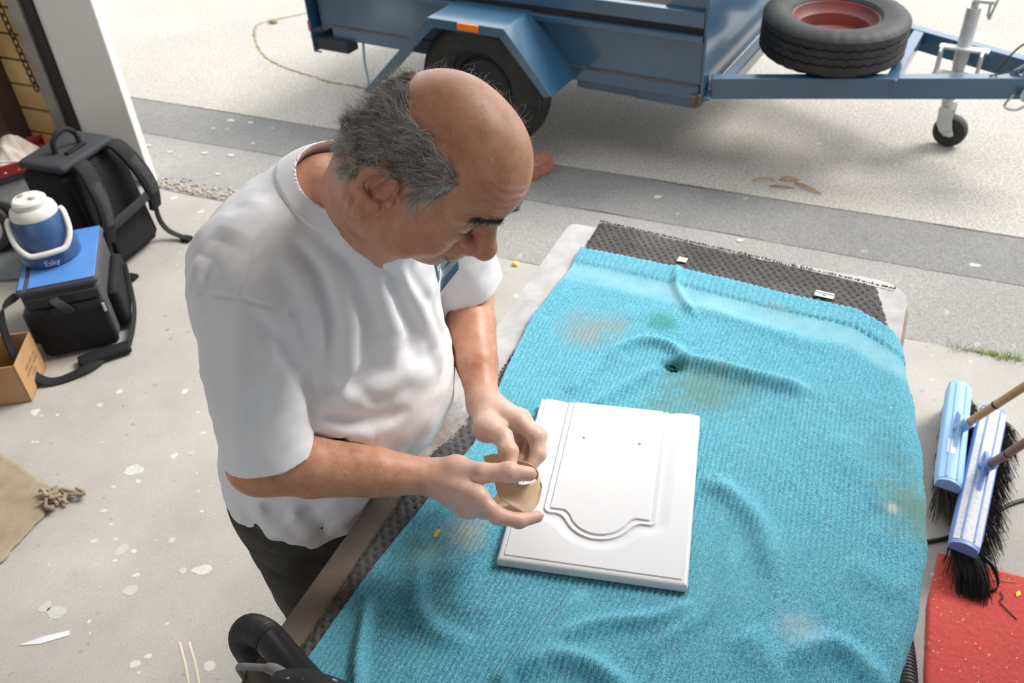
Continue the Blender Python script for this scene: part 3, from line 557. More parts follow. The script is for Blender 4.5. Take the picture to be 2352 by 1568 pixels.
# ---------------------------------------------------------------- the man: one implicit body surface, clothing and hair as children
GRID_H = .0023
def _rc(P, a, b, ra, rb):
    a = np.asarray(a, np.float32); b = np.asarray(b, np.float32); ba = b-a; L = float(ba@ba)+1e-9
    t = np.clip(((P-a)@ba)/L, 0, 1); return np.linalg.norm(P-a-t[..., None]*ba, axis=-1)-(ra+(rb-ra)*t)
def _el(P, c, r, R):
    q = (P-np.asarray(c, np.float32)) @ np.asarray(R, np.float32); r = np.asarray(r, np.float32)
    k0 = np.linalg.norm(q/r, axis=-1); k1 = np.linalg.norm(q/(r*r), axis=-1)+1e-6; return k0*(k0-1)/k1
class SDF:
    """list of primitives: ('rc', a, b, ra, rb) or ('el', c, r, R); k = blend; sub = carve"""
    def __init__(s): s.p = []; s.post = []
    def rc(s, a, b, ra, rb, k=.01, sub=False): 
        a, b = np.array(a, float), np.array(b, float); m = max(ra, rb)
        s.p.append(('rc', (a, b, ra, rb), np.minimum(a, b)-m, np.maximum(a, b)+m, k, sub)); return s
    def el(s, c, r, R=np.eye(3), k=.01, sub=False):
        c = np.array(c, float); e = np.sqrt(((np.asarray(R)*np.asarray(r))**2).sum(1)); s.p.append(('el', (c, r, R), c-e, c+e, k, sub)); return s
    def chain(s, pts, rr, k=.01, sub=False):
        for i in range(len(pts)-1): s.rc(pts[i], pts[i+1], rr[i], rr[i+1], k if i == 0 else min(k, .006), sub)
        return s
    def _blend(s, d, e, k, sub):
        if sub: e = -e; h = np.clip(.5-.5*(d-e)/k, 0, 1); return d*(1-h)+e*h+k*h*(1-h)
        h = np.clip(.5+.5*(e-d)/k, 0, 1); return e*(1-h)+d*h-k*h*(1-h)
    def ev(s, P):
        P = np.asarray(P, np.float32); d = np.full(P.shape[:-1], 1., np.float32)
        for t, a, lo, hi, k, sub in s.p: d = s._blend(d, (_rc if t == 'rc' else _el)(P, *a), k, sub)
        for f in s.post: d = f(P, d)
        return d
    def mesh(s, h, n=8):
        B = h*n; lo = np.min([p[2] for p in s.p if not p[5]], 0)-.03; hi = np.max([p[3] for p in s.p if not p[5]], 0)+.03
        nb = np.ceil((hi-lo)/B).astype(int); I = np.stack(np.meshgrid(*[np.arange(x) for x in nb], indexing='ij'), -1).reshape(-1, 3)
        ctr = (lo+(I+.5)*B).astype(np.float32)
        dc = np.full(len(ctr), 1., np.float32)
        for t, a, l, u, k, sub in s.p:
            m = np.all((ctr > l-.05-k-B) & (ctr < u+.05+k+B), 1)
            if m.any(): dc[m] = s._blend(dc[m], (_rc if t == 'rc' else _el)(ctr[m], *a), k, sub)
        keep = np.abs(dc) < B*1.25; I = I[keep]; ctr = ctr[keep]
        g = np.stack(np.meshgrid(*[np.arange(n+1)]*3, indexing='ij'), -1).reshape(-1, 3)
        P = ((I[:, None, :]*n+g[None])*h+lo).astype(np.float32); D = np.full(P.shape[:2], 1., np.float32)
        for t, a, l, u, k, sub in s.p:
            m = np.all((ctr > l-.012-k-B) & (ctr < u+.012+k+B), 1)
            if m.any(): D[m] = s._blend(D[m], (_rc if t == 'rc' else _el)(P[m], *a), k, sub)
        for f in s.post: D = f(P, D)
        D = D.reshape(-1, n+1, n+1, n+1)
        cor = [(x, y, z) for x in (0, 1) for y in (0, 1) for z in (0, 1)]
        V8 = [D[:, x:x+n, y:y+n, z:z+n] for x, y, z in cor]
        ins = sum((v < 0).astype(np.int8) for v in V8); cells = np.argwhere((ins > 0) & (ins < 8))
        bi, ci = cells[:, 0], cells[:, 1:]
        vals = np.stack([v[bi, ci[:, 0], ci[:, 1], ci[:, 2]] for v in V8], 1)
        cnt = np.zeros(len(cells)); pos = np.zeros((len(cells), 3))
        for i in range(8):
            for j in range(i+1, 8):
                if sum(abs(cor[i][k]-cor[j][k]) for k in range(3)) != 1: continue
                m = (vals[:, i] < 0) != (vals[:, j] < 0); t = np.where(m, vals[:, i]/(vals[:, i]-vals[:, j]+1e-12), 0)[:, None]
                pos += np.where(m[:, None], np.array(cor[i])*(1-t)+np.array(cor[j])*t, 0); cnt += m
        gc = I[bi]*n+ci; verts = (gc+pos/cnt[:, None])*h+lo
        dim = nb*n+2; key = (gc[:, 0].astype(np.int64)*dim[1]+gc[:, 1])*dim[2]+gc[:, 2]
        o = np.argsort(key); sk = key[o]
        def look(c):
            q = (c[:, 0].astype(np.int64)*dim[1]+c[:, 1])*dim[2]+c[:, 2]; p = np.clip(np.searchsorted(sk, q), 0, len(sk)-1); return np.where(sk[p] == q, o[p], -1)
        faces = []
        for ax in range(3):
            a, b = (ax+1) % 3, (ax+2) % 3
            s0 = vals[:, 0] < 0; s1 = vals[:, [4, 2, 1][ax]] < 0; m = s0 != s1
            c = gc[m]; ea = np.eye(3, dtype=int)[a]; eb = np.eye(3, dtype=int)[b]
            q = np.stack([look(c), look(c-ea), look(c-ea-eb), look(c-eb)], 1); ok = (q >= 0).all(1); q = q[ok]; fl = s0[m][ok]
            q[~fl] = q[~fl][:, ::-1]; faces.append(q)
        return verts.astype(np.float32), np.vstack(faces)
    def snap(s, P, d, it=14):
        """march points P along direction d until the surface is met"""
        P = np.array(P, float); d = np.array(d, float)
        for _ in range(it*3): P = P + d*np.clip(s.ev(P), -.05, .05)[..., None]*.8
        return P
# --- frames
bf = np.array((.955, -.296, 0)); bl_ = np.array((.296, .955, 0)); BR = np.stack([bf, bl_, np.array((0, 0, 1.))], 1)
HC = np.array((-.517, .873, 1.580)); HS = 1.03
_yw, _pt, _rl = (math.radians(a) for a in (-9, 44, -6))
hf = np.array((math.cos(_pt)*math.cos(_yw), math.cos(_pt)*math.sin(_yw), -math.sin(_pt))); _l = np.array((-math.sin(_yw), math.cos(_yw), 0)); _u = np.cross(hf, _l)
HR = np.stack([hf, math.cos(_rl)*_l+math.sin(_rl)*_u, -math.sin(_rl)*_l+math.cos(_rl)*_u], 1)
def hw(q):
    q = np.array(q, float)
    if q[2] < 0: q = q*np.array((1, 1, .90))
    q[2] += .010*min(max((q[0]-.03)/.03, 0), 1)
    return HC + HR @ (q*HS)
def hlocal(P): return ((P-HC.astype(np.float32)) @ HR.astype(np.float32))/HS
NB = np.array((-.735, .960, 1.43))
SR_, SL_ = np.array((-.805, .775, 1.395)), np.array((-.690, 1.140, 1.395))
RE, RW = np.array((-.782, .705, 1.118)), np.array((-.547, .822, 1.058))
LE, LW = np.array((-.665, 1.185, 1.135)), np.array((-.545, .992, 1.068))
body = SDF()
# torso (inside the shirt), hips, legs
body.el((-.775, .955, 1.28), (.115, .165, .19), BR, .03).el((-.775, .945, 1.09), (.15, .165, .15), BR, .05).el((-.872, .93, .87), (.125, .165, .15), BR, .05)
body.rc(SR_+(.01, .03, -.01), SL_+(0, -.03, -.01), .046, .046, .05).el((-.815, .945, 1.33), (.085, .14, .10), BR, .04)
for sg in (-1, 1):
    hp = np.array((-.875, .93, .84))+bl_*sg*.09; kn = hp+np.array((.03, 0, -.40)); an = kn+np.array((-.04, 0, -.36))
    body.chain([hp, kn, an], [.085, .058, .042], .04); body.rc(an+(0, 0, -.02), an+bf*.13+(0, 0, -.045), .038, .03, .03)
# neck
body.rc(NB+(-.014, .014, -.06), hw((-.045, 0, -.055)), .066, .062, .05)
body.rc(NB+(.030, -.008, -.07), hw((.005, 0, -.10)), .050, .048, .04)
body.rc(NB+(-.02, 0, .015), SR_+(0, .05, .02), .045, .030, .05).rc(NB+(-.02, 0, .015), SL_+(0, -.05, .02), .045, .030, .05)
# head
def hel(c, r, k=.01, sub=False, rot=None):
    R = HR if rot is None else HR @ np.array(rot.to_matrix() if hasattr(rot, 'to_matrix') else rot); body.el(hw(c), np.array(r)*HS, R, k, sub)
def hrc(a, b, ra, rb, k=.01, sub=False): body.rc(hw(a), hw(b), ra*HS, rb*HS, k, sub)
hel((-.001, .002, .034), (.091, .079, .085), .02); hel((.036, 0, .040), (.064, .068, .070), .03)
hel((.030, 0, -.035), (.060, .059, .082), .025); hel((.024, 0, -.082), (.062, .058, .042), .02); hel((.070, 0, -.106), (.027, .028, .022), .02)
hel((-.008, 0, -.105), (.050, .050, .036), .03)
from mathutils import Euler
for sg in (-1, 1):
    hel((.052, sg*.040, -.050), (.036, .028, .036), .02); hel((.028, sg*.051, -.086), (.034, .020, .030), .02); hel((.056, sg*.047, -.016), (.026, .018, .015), .015)
    hrc((.085, sg*.012, .022), (.066, sg*.052, .019), .0115, .0105, .014)
hrc((.088, 0, .010), (.114, 0, -.034), .009, .0135, .012); hel((.1150, 0, -.0385), (.0165, .0165, .0150), .008)
for sg in (-1, 1):
    hel((.101, sg*.0165, -.0435), (.013, .010, .0105), .006)
    hel((.090, sg*.036, .000), (.018, .022, .0125), .010, True)
    hel((.0725, sg*.036, -.0010), (.0165, .0180, .0150), .003)
    hrc((.0865, sg*.023, -.0060), (.0775, sg*.053, -.0050), .0026, .0024, .003)
    hel((.0775, sg*.036, -.0235), (.011, .018, .007), .008)
    hrc((.100, sg*.024, -.047), (.083, sg*.037, -.080), .0022, .0022, .007, True)
    hel((.110, sg*.008, -.0520), (.006, .0045, .004), .003, True)
hel((.094, 0, -.066), (.015, .026, .015), .012); hel((.0985, 0, -.0745), (.009, .025, .0055), .004); hel((.0935, 0, -.0865), (.0105, .022, .0068), .004)
hel((.104, 0, -.0803), (.012, .027, .0014), .003, True)
for sg in (-1, 1):                      # ears
    y = sg*.083; tilt = Euler((0, 0, sg*math.radians(-16))).to_matrix()
    hel((-.013, y-sg*.004, -.011), (.0175, .0050, .029), .006, False, tilt)
    pts = []; rr = []
    for k in range(13):
        t = math.radians(-25+k*21); pts.append(hw((-.015+.0185*math.cos(t)*(1.0 if math.cos(t) < 0 else .9), y+sg*(.007-.012*math.cos(t)*.6), -.008+.0285*math.sin(t)))); rr.append(.0046*HS)
    pts.append(hw((-.012, y+sg*.004, -.040))); rr.append(.0046*HS); body.chain(pts[1:], rr[1:], .003)
    hel((-.004, y+sg*.001, -.044), (.0095, .0055, .0105), .006); hel((-.006, y+sg*.006, -.013), (.0110, .011, .0155), .003, True)
    hrc((-.016, y+sg*.002, .012), (-.0215, y+sg*.004, -.020), .0040, .0036, .003); hel((.007, y+sg*.001, -.018), (.0055, .0055, .0075), .004)
# arms
body.chain([SR_, (SR_+RE)/2, RE], [.044, .047, .045], .03); v = RW-RE
body.chain([RE, RE+v*.28, RE+v*.65, RE+v*.92, RW], [.045, .0475, .0385, .0285, .0275], .03)
body.chain([SL_, (SL_+LE)/2, LE], [.062, .054, .044], .03); v = LW-LE
body.chain([LE, LE+v*.28, LE+v*.65, LE+v*.92, LW], [.044, .045, .0365, .0275, .0270], .03)
# hands
def P3(x, y, z):
    """photo-frame point at height z in world space"""
    d = np.array(r2)*((x-1176)/2080)+np.array(u2)*((784-y)/2080)+np.array(fwd); return np.array((0, 0, CAM_H))+d*((z-CAM_H)/d[2])
HANDS = {
 'R': dict(w=RW, thumb=[(1048, 1078, 1.075), (1108, 1086, 1.090), (1168, 1084, 1.092), (1216, 1088, 1.080)],
           index=[(1098, 1140, 1.078), (1142, 1184, 1.062), (1192, 1196, 1.046), (1234, 1186, 1.036)],
           middle=[(1090, 1158, 1.060), (1150, 1186, 1.026), (1196, 1166, 1.020), (1224, 1132, 1.030)],
           ring=[(1078, 1166, 1.042), (1138, 1180, 1.000), (1174, 1156, .998), (1192, 1124, 1.008)],
           little=[(1062, 1166, 1.024), (1112, 1176, .990), (1142, 1156, .988), (1158, 1130, .994)]),
 'L': dict(w=LW, thumb=[(1118, 984, 1.076), (1156, 1004, 1.088), (1168, 1038, 1.084), (1172, 1070, 1.076)],
           index=[(1192, 968, 1.080), (1230, 1002, 1.078), (1234, 1044, 1.062), (1220, 1070, 1.056)],
           middle=[(1196, 962, 1.064), (1238, 1000, 1.052), (1238, 1044, 1.040), (1222, 1068, 1.036)],
           ring=[(1188, 966, 1.048), (1224, 1006, 1.030), (1214, 1044, 1.022), (1192, 1058, 1.024)],
           little=[(1172, 972, 1.034), (1200, 1012, 1.016), (1186, 1040, 1.010), (1166, 1050, 1.014)])}
NAILS = []; CREASE = []
for side, H in HANDS.items():
    wr = H['w']; J = {k: [P3(*q) for q in H[k]] for k in ('thumb', 'index', 'middle', 'ring', 'little')}
    for kf, r0 in (('index', .0150), ('middle', .0150), ('ring', .0145), ('little', .0135)):
        mcp = J[kf][0]; body.rc(wr+(mcp-wr)*.05, mcp, .0205, r0, .016)
    ms = [J[k][0] for k in ('index', 'middle', 'ring', 'little')]
    for a, b in zip(ms[:-1], ms[1:]): body.rc(a, b, .0125, .0120, .012)
    body.rc(wr, J['thumb'][0], .022, .0195, .016); body.rc(J['thumb'][0], (J['index'][0]+J['thumb'][1])/2*.5+J['thumb'][0]*.5, .016, .011, .018)
    body.chain(J['thumb'], [.0195, .0152, .0142, .0112], .010); body.el(J['thumb'][2], (.0140, .0140, .0140), k=.008)
    for kf, sc in (('index', 1.0), ('middle', 1.02), ('ring', .97), ('little', .86)):
        body.chain(J[kf], [.0132*sc, .0120*sc, .0110*sc, .0092*sc], .007)
        body.el(J[kf][1], np.array((.0119, .0119, .0119))*sc, k=.006); CREASE += [(J[kf][1], J[kf][2]-J[kf][0]), (J[kf][2], J[kf][3]-J[kf][1])]
    CREASE += [(J['thumb'][2], J['thumb'][3]-J['thumb'][1]), (J['thumb'][1], J['thumb'][2]-J['thumb'][0])]
    NAILS.append((J['thumb'][2], J['thumb'][3], side)); NAILS.append((J['index'][2], J['index'][3], side))
# wrinkles on brow, cheeks and neck
def wrinkles(P, d):
    m = np.abs(d) < .012
    if not m.any(): return d
    q = hlocal(P[m]); x, y, z = q[:, 0], q[:, 1], q[:, 2]; z = z-.010*np.clip((x-.03)/.03, 0, 1); w = np.zeros(len(q), np.float32)
    fore = np.clip((x-.024)/.02, 0, 1)*np.exp(-(np.clip(np.abs(z-.050)-.010, 0, 1)/.014)**2)*np.clip((.068-np.abs(y))/.02, 0, 1)
    w += .0017*fore*np.sin((z + .005*np.cos(y*55) + .002*np.sin(y*130))*2*PI/.0086)
    crow = np.exp(-(((x-.052)/.012)**2+((np.abs(y)-.058)/.014)**2+((z+.006)/.020)**2)); w += .0018*crow*np.sin((z*1.0+(x-.052)*.6)*2*PI/.0075)
    lid = np.exp(-(((x-.085)/.010)**2+((np.abs(y)-.034)/.016)**2+((z-.004)/.006)**2)); w += .0006*lid*np.sin(z*2*PI/.0045)
    nk = np.exp(-(((z+.095)/.035)**2+((x+.005)/.03)**2))*np.clip((np.abs(y)-.03)/.02, 0, 1); w += .0019*nk*np.sin((x*1.0+z*.25)*2*PI/.0135)
    Q = P[m]
    for c_, a_ in CREASE:
        a_ = a_/np.linalg.norm(a_); r_ = Q-c_.astype(np.float32); k = np.linalg.norm(r_, axis=1) < .020
        if k.any(): s_ = r_[k]@a_.astype(np.float32); w[k] += .00050*np.exp(-(s_/.0055)**2)*np.sin(s_*2*PI/.0044+1.0)
    out = d.copy(); out[m] += w; return out
body.post.append(wrinkles)
bv, bq = body.mesh(GRID_H)
# --- skin material with regional tint attributes
m_skin, nt, b = nmat('weathered_skin'); co = coords(nt)
b.inputs['Roughness'].default_value = .40; b.inputs['Specular IOR Level'].default_value = .45
b.inputs['Subsurface Weight'].default_value = .12; b.inputs['Subsurface Radius'].default_value = (.9, .35, .2); b.inputs['Subsurface Scale'].default_value = .006
c = ramp(nt, noise(nt, co, 24, 6, .7), [(.28, (.40, .165, .085)), (.50, (.56, .275, .165)), (.74, (.68, .37, .25))])
c = mixc(nt, math_(nt, 'MULTIPLY', ramp(nt, noise(nt, co, 11, 3, .6), [(.45, 0.), (.68, 1.)]), .35), c, (.58, .24, .17))
c = mixc(nt, math_(nt, 'MULTIPLY', ramp(nt, noise(nt, co, 70, 3, .6), [(.60, 0.), (.72, 1.)]), .35), c, (.40, .16, .09))
dust = N(nt, 'Attribute', {'attribute_name': 'dust'}).outputs['Fac']; red = N(nt, 'Attribute', {'attribute_name': 'red'}).outputs['Fac']; lip = N(nt, 'Attribute', {'attribute_name': 'lip'}).outputs['Fac']; stub = N(nt, 'Attribute', {'attribute_name': 'stubble'}).outputs['Fac']
c = mixc(nt, math_(nt, 'MULTIPLY', red, .55), c, (.50, .175, .125))
c = mixc(nt, math_(nt, 'MULTIPLY', dust, math_(nt, 'ADD', .40, math_(nt, 'MULTIPLY', noise(nt, co, 55, 4), .45))), c, (.76, .56, .49))
c = mixc(nt, math_(nt, 'MULTIPLY', lip, .6), c, (.42, .17, .13)); c = mixc(nt, math_(nt, 'MULTIPLY', stub, ramp(nt, noise(nt, co, 900, 1), [(.45, .15), (.60, .75)])), c, (.42, .37, .33))
nt.links.new(c, b.inputs['Base Color'])
cell = N(nt, 'TexVoronoi', {'feature': 'DISTANCE_TO_EDGE'}, Vector=co, Scale=520).outputs['Distance']
bump(nt, b, math_(nt, 'ADD', math_(nt, 'MULTIPLY', cell, 1.2), noise(nt, co, 160, 4, .7)), .13, .0015)
person = thing('person', 'bald grey haired man in white t-shirt bending over the workbench folding sandpaper', 'person', (-.80, .93, 0))
PB = Matrix.Translation((.80, -.93, 0))
def pchild(o): o.parent = person; o.matrix_parent_inverse = PB; return o
bo = pchild(mesh_obj('body', bv, bq, m_skin, None, True, 0))
q = hlocal(bv); hx, hy, hz = q[:, 0], q[:, 1], q[:, 2]-.010*np.clip((q[:, 0]-.03)/.03, 0, 1); hd = np.linalg.norm(q, axis=1) < .16
def attr(o, name, val): a = o.data.attributes.new(name, 'FLOAT', 'POINT'); a.data.foreach_set('value', np.clip(val, 0, 1).astype(np.float32))
near_h = np.minimum(np.linalg.norm(bv-P3(1120, 1130, 1.05), axis=1), np.linalg.norm(bv-P3(1180, 1000, 1.06), axis=1))
attr(bo, 'dust', np.clip(1-(near_h-.055)/.07, 0, 1))
attr(bo, 'red', hd*(np.exp(-(((hx-.112)/.02)**2+(hy/.022)**2+((hz+.035)/.025)**2))*.9+np.exp(-(((hx+.014)/.03)**2+((np.abs(hy)-.09)/.012)**2+((hz+.01)/.04)**2))*.8+.35*np.exp(-(((hx-.06)/.03)**2+((np.abs(hy)-.05)/.03)**2+((hz+.045)/.03)**2))))
attr(bo, 'lip', hd*np.exp(-(((hx-.102)/.02)**2+(hy/.024)**4+((hz+.080)/.0105)**4)))
attr(bo, 'stubble', hd*np.clip(np.exp(-(((hx-.085)/.04)**2+(hy/.045)**2+((hz+.088)/.032)**2)), 0, 1)*.9)
# --- eyes, lashes, brows, nails
m_eye = M('eyeball', (.70, .66, .62), .15); m_iris = M('iris', (.05, .03, .02), .15)
m_nail = M('finger_nail', (.66, .46, .40), .3, c2=(.60, .40, .34), ns=60)
for sg in (-1, 1):
    e = pchild(MB().lathe([(.0002, -.0118), (.006, -.0102), (.0105, -.0055), (.0118, 0), (.0105, .0055), (.006, .0102), (.0002, .0118)], hw((.0770, sg*.036, -.0085)), hf, 20).obj('eye', m_eye))
for a, bb, side in NAILS:
    a, bb = Vector(a), Vector(bb); d = (bb-a).normalized(); toC = (Vector((0, 0, CAM_H))-bb); toC = (toC-d*toC.dot(d)).normalized(); sd = d.cross(toC)
    ctr = bb+d*.001+toC*.0082; rings = []
    for i in range(7):
        t = -1+i/3; wd = .0062*math.sqrt(max(.08, 1-(abs(t)**3)*.75)); rings.append([ctr+d*(t*.0068)+sd*(wd*math.sin(s))+toC*(-.0052*(1-math.cos(s))-.0008*t*t) for s in (-1.1, -.7, -.3, 0, .3, .7, 1.1)])
    o = MB().ring(rings, False, False).obj('fingernail', m_nail); pchild(o); md = o.modifiers.new('t', 'SOLIDIFY'); md.thickness = .0008
# ---------------------------------------------------------------- T-shirt, trousers, boots
CAMP = np.array((0, 0, CAM_H))
def cam_ray(x, y): d = np.array(r2)*((x-1176)/2080)+np.array(u2)*((784-y)/2080)+np.array(fwd); return d/np.linalg.norm(d)
shirt = SDF()
shirt.el((-.775, .955, 1.28), (.145, .192, .21), BR, .03).el((-.778, .945, 1.09), (.178, .192, .175), BR, .06).el((-.866, .93, .90), (.150, .196, .20), BR, .07)
shirt.el((-.838, .945, 1.33), (.104, .172, .130), BR, .05)
shirt.rc(SR_+(0, .03, .0), SL_+(0, -.03, .0), .072, .072, .06)
shirt.rc(NB+(-.02, 0, .005), SR_+(0, .04, .028), .062, .052, .05).rc(NB+(-.02, 0, .005), SL_+(0, -.04, .028), .062, .052, .05)
shirt.rc(NB+(-.005, .005, -.02), NB+(.03, -.01, .03), .085, .070, .04).rc(NB+(.03, -.01, -.05), NB+(.075, -.030, .010), .080, .074, .04)
ra, rb_ = SR_+(RE-SR_)*.05, SR_+(RE-SR_)*.98
shirt.chain([ra+(.004, .004, 0), SR_+(RE-SR_)*.45+(.006, .0, 0), rb_+(.016, .004, 0)], [.064, .066, .069], .030)
la, lb = SL_, SL_+(LE-SL_)*.95
shirt.chain([la, lb], [.070, .074], .03)
rdir = (RE-SR_)/np.linalg.norm(RE-SR_); ldir = (LE-SL_)/np.linalg.norm(LE-SL_)
def march_many(S, px, t0=.5, it=60):
    px = np.asarray(px, float); d = np.array(r2)[None]*((px[:, :1]-1176)/2080)+np.array(u2)[None]*((784-px[:, 1:])/2080)+np.array(fwd)[None]; d /= np.linalg.norm(d, axis=1, keepdims=True); t = np.full(len(px), t0)
    for _ in range(it): t = t+np.clip(S.ev(CAMP+d*t[:, None]), -.03, .08)*.8
    return CAMP+d*t[:, None]
def march(S, x, y): return march_many(S, [(x, y)])[0]
def seg_d3(P, pts):
    best = np.full(P.shape[:-1], 9., np.float32); tt = np.zeros(P.shape[:-1], np.float32); n = len(pts)-1
    for i in range(n):
        a = pts[i].astype(np.float32); ba = (pts[i+1]-pts[i]).astype(np.float32); t = np.clip(((P-a)@ba)/float(ba@ba+1e-9), 0, 1)
        d = np.linalg.norm(P-a-t[..., None]*ba, axis=-1); k = d < best; best = np.where(k, d, best); tt = np.where(k, (i+t)/n, tt)
    return best, tt
# fold lines as seen on the cloth: points, height (+ ridge, - crease), width
FOLD_GAIN = 1.75
SF = [
 ([(548, 700), (547, 800), (550, 900), (548, 1000), (545, 1065)], .0100, .010),
 ([(505, 760), (500, 860), (515, 960)], -.005, .018), ([(600, 760), (640, 860), (600, 960)], .005, .018), ([(640, 800), (620, 900), (585, 1000)], -.005, .014),
 ([(470, 590), (455, 640), (445, 690)], .006, .012), ([(490, 610), (475, 665), (470, 720)], -.005, .010),
 ([(600, 700), (660, 760), (705, 850)], .006, .012), ([(575, 715), (640, 800), (690, 900)], -.004, .012),
 ([(630, 560), (690, 640), (722, 740), (730, 830)], .011, .013), ([(660, 545), (715, 620), (755, 720), (765, 840)], -.009, .013),
 ([(690, 520), (760, 620), (800, 740), (800, 850), (780, 930)], .010, .015), ([(735, 500), (820, 640), (850, 760), (835, 860)], -.008, .014),
 ([(780, 520), (870, 660), (905, 760), (900, 850)], .009, .015), ([(830, 540), (910, 660), (950, 760), (955, 840)], -.007, .014),
 ([(870, 560), (950, 680), (1000, 790), (1010, 860)], .008, .014), ([(930, 620), (990, 700), (1030, 800)], -.005, .012),
 ([(770, 930), (850, 900), (930, 860), (1000, 850)], .006, .018), ([(740, 900), (800, 880), (870, 830)], -.006, .014),
 ([(730, 950), (800, 965), (880, 960), (950, 940)], -.006, .012), ([(720, 970), (780, 990), (860, 1000)], .007, .012), ([(800, 850), (830, 900), (900, 930)], -.004, .014),
 ([(990, 650), (985, 740), (1000, 830)], .004, .012),
 ([(560, 1120), (600, 1180), (660, 1230), (720, 1250)], .007, .013), ([(545, 1150), (590, 1220), (650, 1270), (720, 1290)], -.006, .012),
 ([(620, 1130), (680, 1190), (730, 1260), (770, 1290)], .007, .012), ([(690, 1140), (740, 1210), (770, 1260)], -.006, .012), ([(760, 1150), (790, 1200), (800, 1230)], .004, .014),
 ([(560, 1190), (560, 1240), (580, 1270)], .005, .010),
 ([(700, 425), (640, 500), (580, 585), (555, 680)], -.0022, .0035), ([(462, 672), (510, 678), (556, 686), (610, 700), (665, 722)], -.0022, .0035),
 ([(610, 440), (560, 500), (520, 560)], .005, .022), ([(660, 390), (590, 450), (530, 500)], -.004, .02),
]
_all = march_many(shirt, [p for f in SF for p in f[0]]); FOLD3 = []; _i = 0
for pts, h, wd in SF: FOLD3.append((list(_all[_i:_i+len(pts)]), h*FOLD_GAIN, wd)); _i += len(pts)
# neckline: cut round the neck
ncA, ncB = NB+np.array((-.036, .014, -.015)), NB+np.array((.090, -.035, .120))
def neck_d(P): return _rc(P, ncA+(ncB-ncA)*.05, ncB+(ncB-ncA)*.8, .072, .090)
def shirt_post(P, d):
    m = np.abs(d) < .03
    if m.any():
        Q = P[m]; out = d.copy(); w = np.zeros(len(Q), np.float32)
        for pts, h, wd in FOLD3:
            lo = np.min(pts, 0)-3*wd; hi = np.max(pts, 0)+3*wd; k = np.all((Q > lo) & (Q < hi), 1)
            if k.any():
                dd, t = seg_d3(Q[k], pts); e = np.clip(np.minimum(t, 1-t)*4+.1, 0, 1) if wd > .005 else 1
                w[k] += h*e*np.exp(-(dd/wd)**2)
        x, y, z = Q[:, 0], Q[:, 1], Q[:, 2]
        w += .0030*wobble(x*1.0+z*.6, y+z*.35, 38, 51).astype(np.float32)+.0022*wobble(x-z*.8, y-z*.5, 85, 52).astype(np.float32)
        out[m] = d[m]-w*np.clip((neck_d(Q)-.006)/.05, 0.05, 1); d = out
    db = np.maximum(-.737-P[..., 0], P[..., 2]-.889); d = np.maximum(d, -db)
    return d
shirt.post.append(shirt_post)
def shell_post(P, d):
    neck = neck_d(P); d0 = d; lim = np.full(d.shape, -1., np.float32); d = np.maximum(d, -neck)
    hem = (.812+.008*np.sin((P[..., 0]+P[..., 1])*9))-P[..., 2]; d = np.maximum(d, hem); lim = np.maximum(lim, hem)
    rel = P-rb_.astype(np.float32); nearR = np.linalg.norm(rel, axis=-1) < .16
    cutR = rel@(rdir*.93+np.array((.10, 0, -.1))*.9).astype(np.float32); side = ((P-np.array((-.74, .80, 1.1), np.float32))@(-bl_).astype(np.float32)) > -.01
    cR = np.where(nearR & side, cutR+.008, -1.); d = np.maximum(d, cR); lim = np.maximum(lim, cR)
    rel = P-lb.astype(np.float32); near = np.linalg.norm(rel, axis=-1) < .13; side = (P@bl_.astype(np.float32)) > float(lb@bl_)-.072
    cL = np.where(near & side, rel@ldir.astype(np.float32)+.015, -1.); d = np.maximum(d, cL); lim = np.maximum(lim, cL)
    hol = np.where(lim > -.05, -(d0+.0085), -1.); d = np.maximum(d, hol)
    return d
shirt.post.append(shell_post)
sv, sq = shirt.mesh(.0026); shirt.post.pop()
m_shirt, nt, b = nmat('white_cotton'); co = coords(nt); b.inputs['Roughness'].default_value = .9; b.inputs['Specular IOR Level'].default_value = .15
b.inputs['Sheen Weight'].default_value = .15
c = ramp(nt, noise(nt, co, 5, 5, .6), [(.3, (.80, .79, .83)), (.6, (.86, .855, .885))])
dirt = N(nt, 'Attribute', {'attribute_name': 'dirt'}).outputs['Fac']
c = mixc(nt, math_(nt, 'MULTIPLY', dirt, ramp(nt, noise(nt, co, 12, 5, .65), [(.35, 0.), (.65, .6)])), c, (.66, .52, .43))
nt.links.new(c, b.inputs['Base Color']); bump(nt, b, math_(nt, 'ADD', noise(nt, co, 900, 2), math_(nt, 'MULTIPLY', noise(nt, co, 60, 4), 1.5)), .10, .002)
so = pchild(mesh_obj('t_shirt', sv, sq, m_shirt, None, True, 0)); so['label'] = 'white cotton crew neck t-shirt'
attr(so, 'dirt', np.exp(-np.sum(((sv-march(shirt, 930, 960))/np.array((.11, .11, .07)))**2, 1))*.8+np.exp(-((sv[:, 2]-.84)/.05)**2)*.5)
# collar band following the neckline
band = SDF(); band.p = [p_ for p_ in shirt.p if np.all(p_[2] < NB+.16) and np.all(p_[3] > NB-.16)]
def band_post(P, d):
    d = shirt_post(P, d)-.0030; nk = neck_d(P); return np.maximum(np.maximum(d, nk-.021), -.0030-nk)
band.post.append(band_post); cv_, cq_ = band.mesh(.0026)
cb = pchild(mesh_obj('collar', cv_, cq_, m_shirt, None, True, 0)); cb.parent = so; cb.matrix_parent_inverse = Matrix.Identity(4); cb['label'] = 'ribbed crew collar'
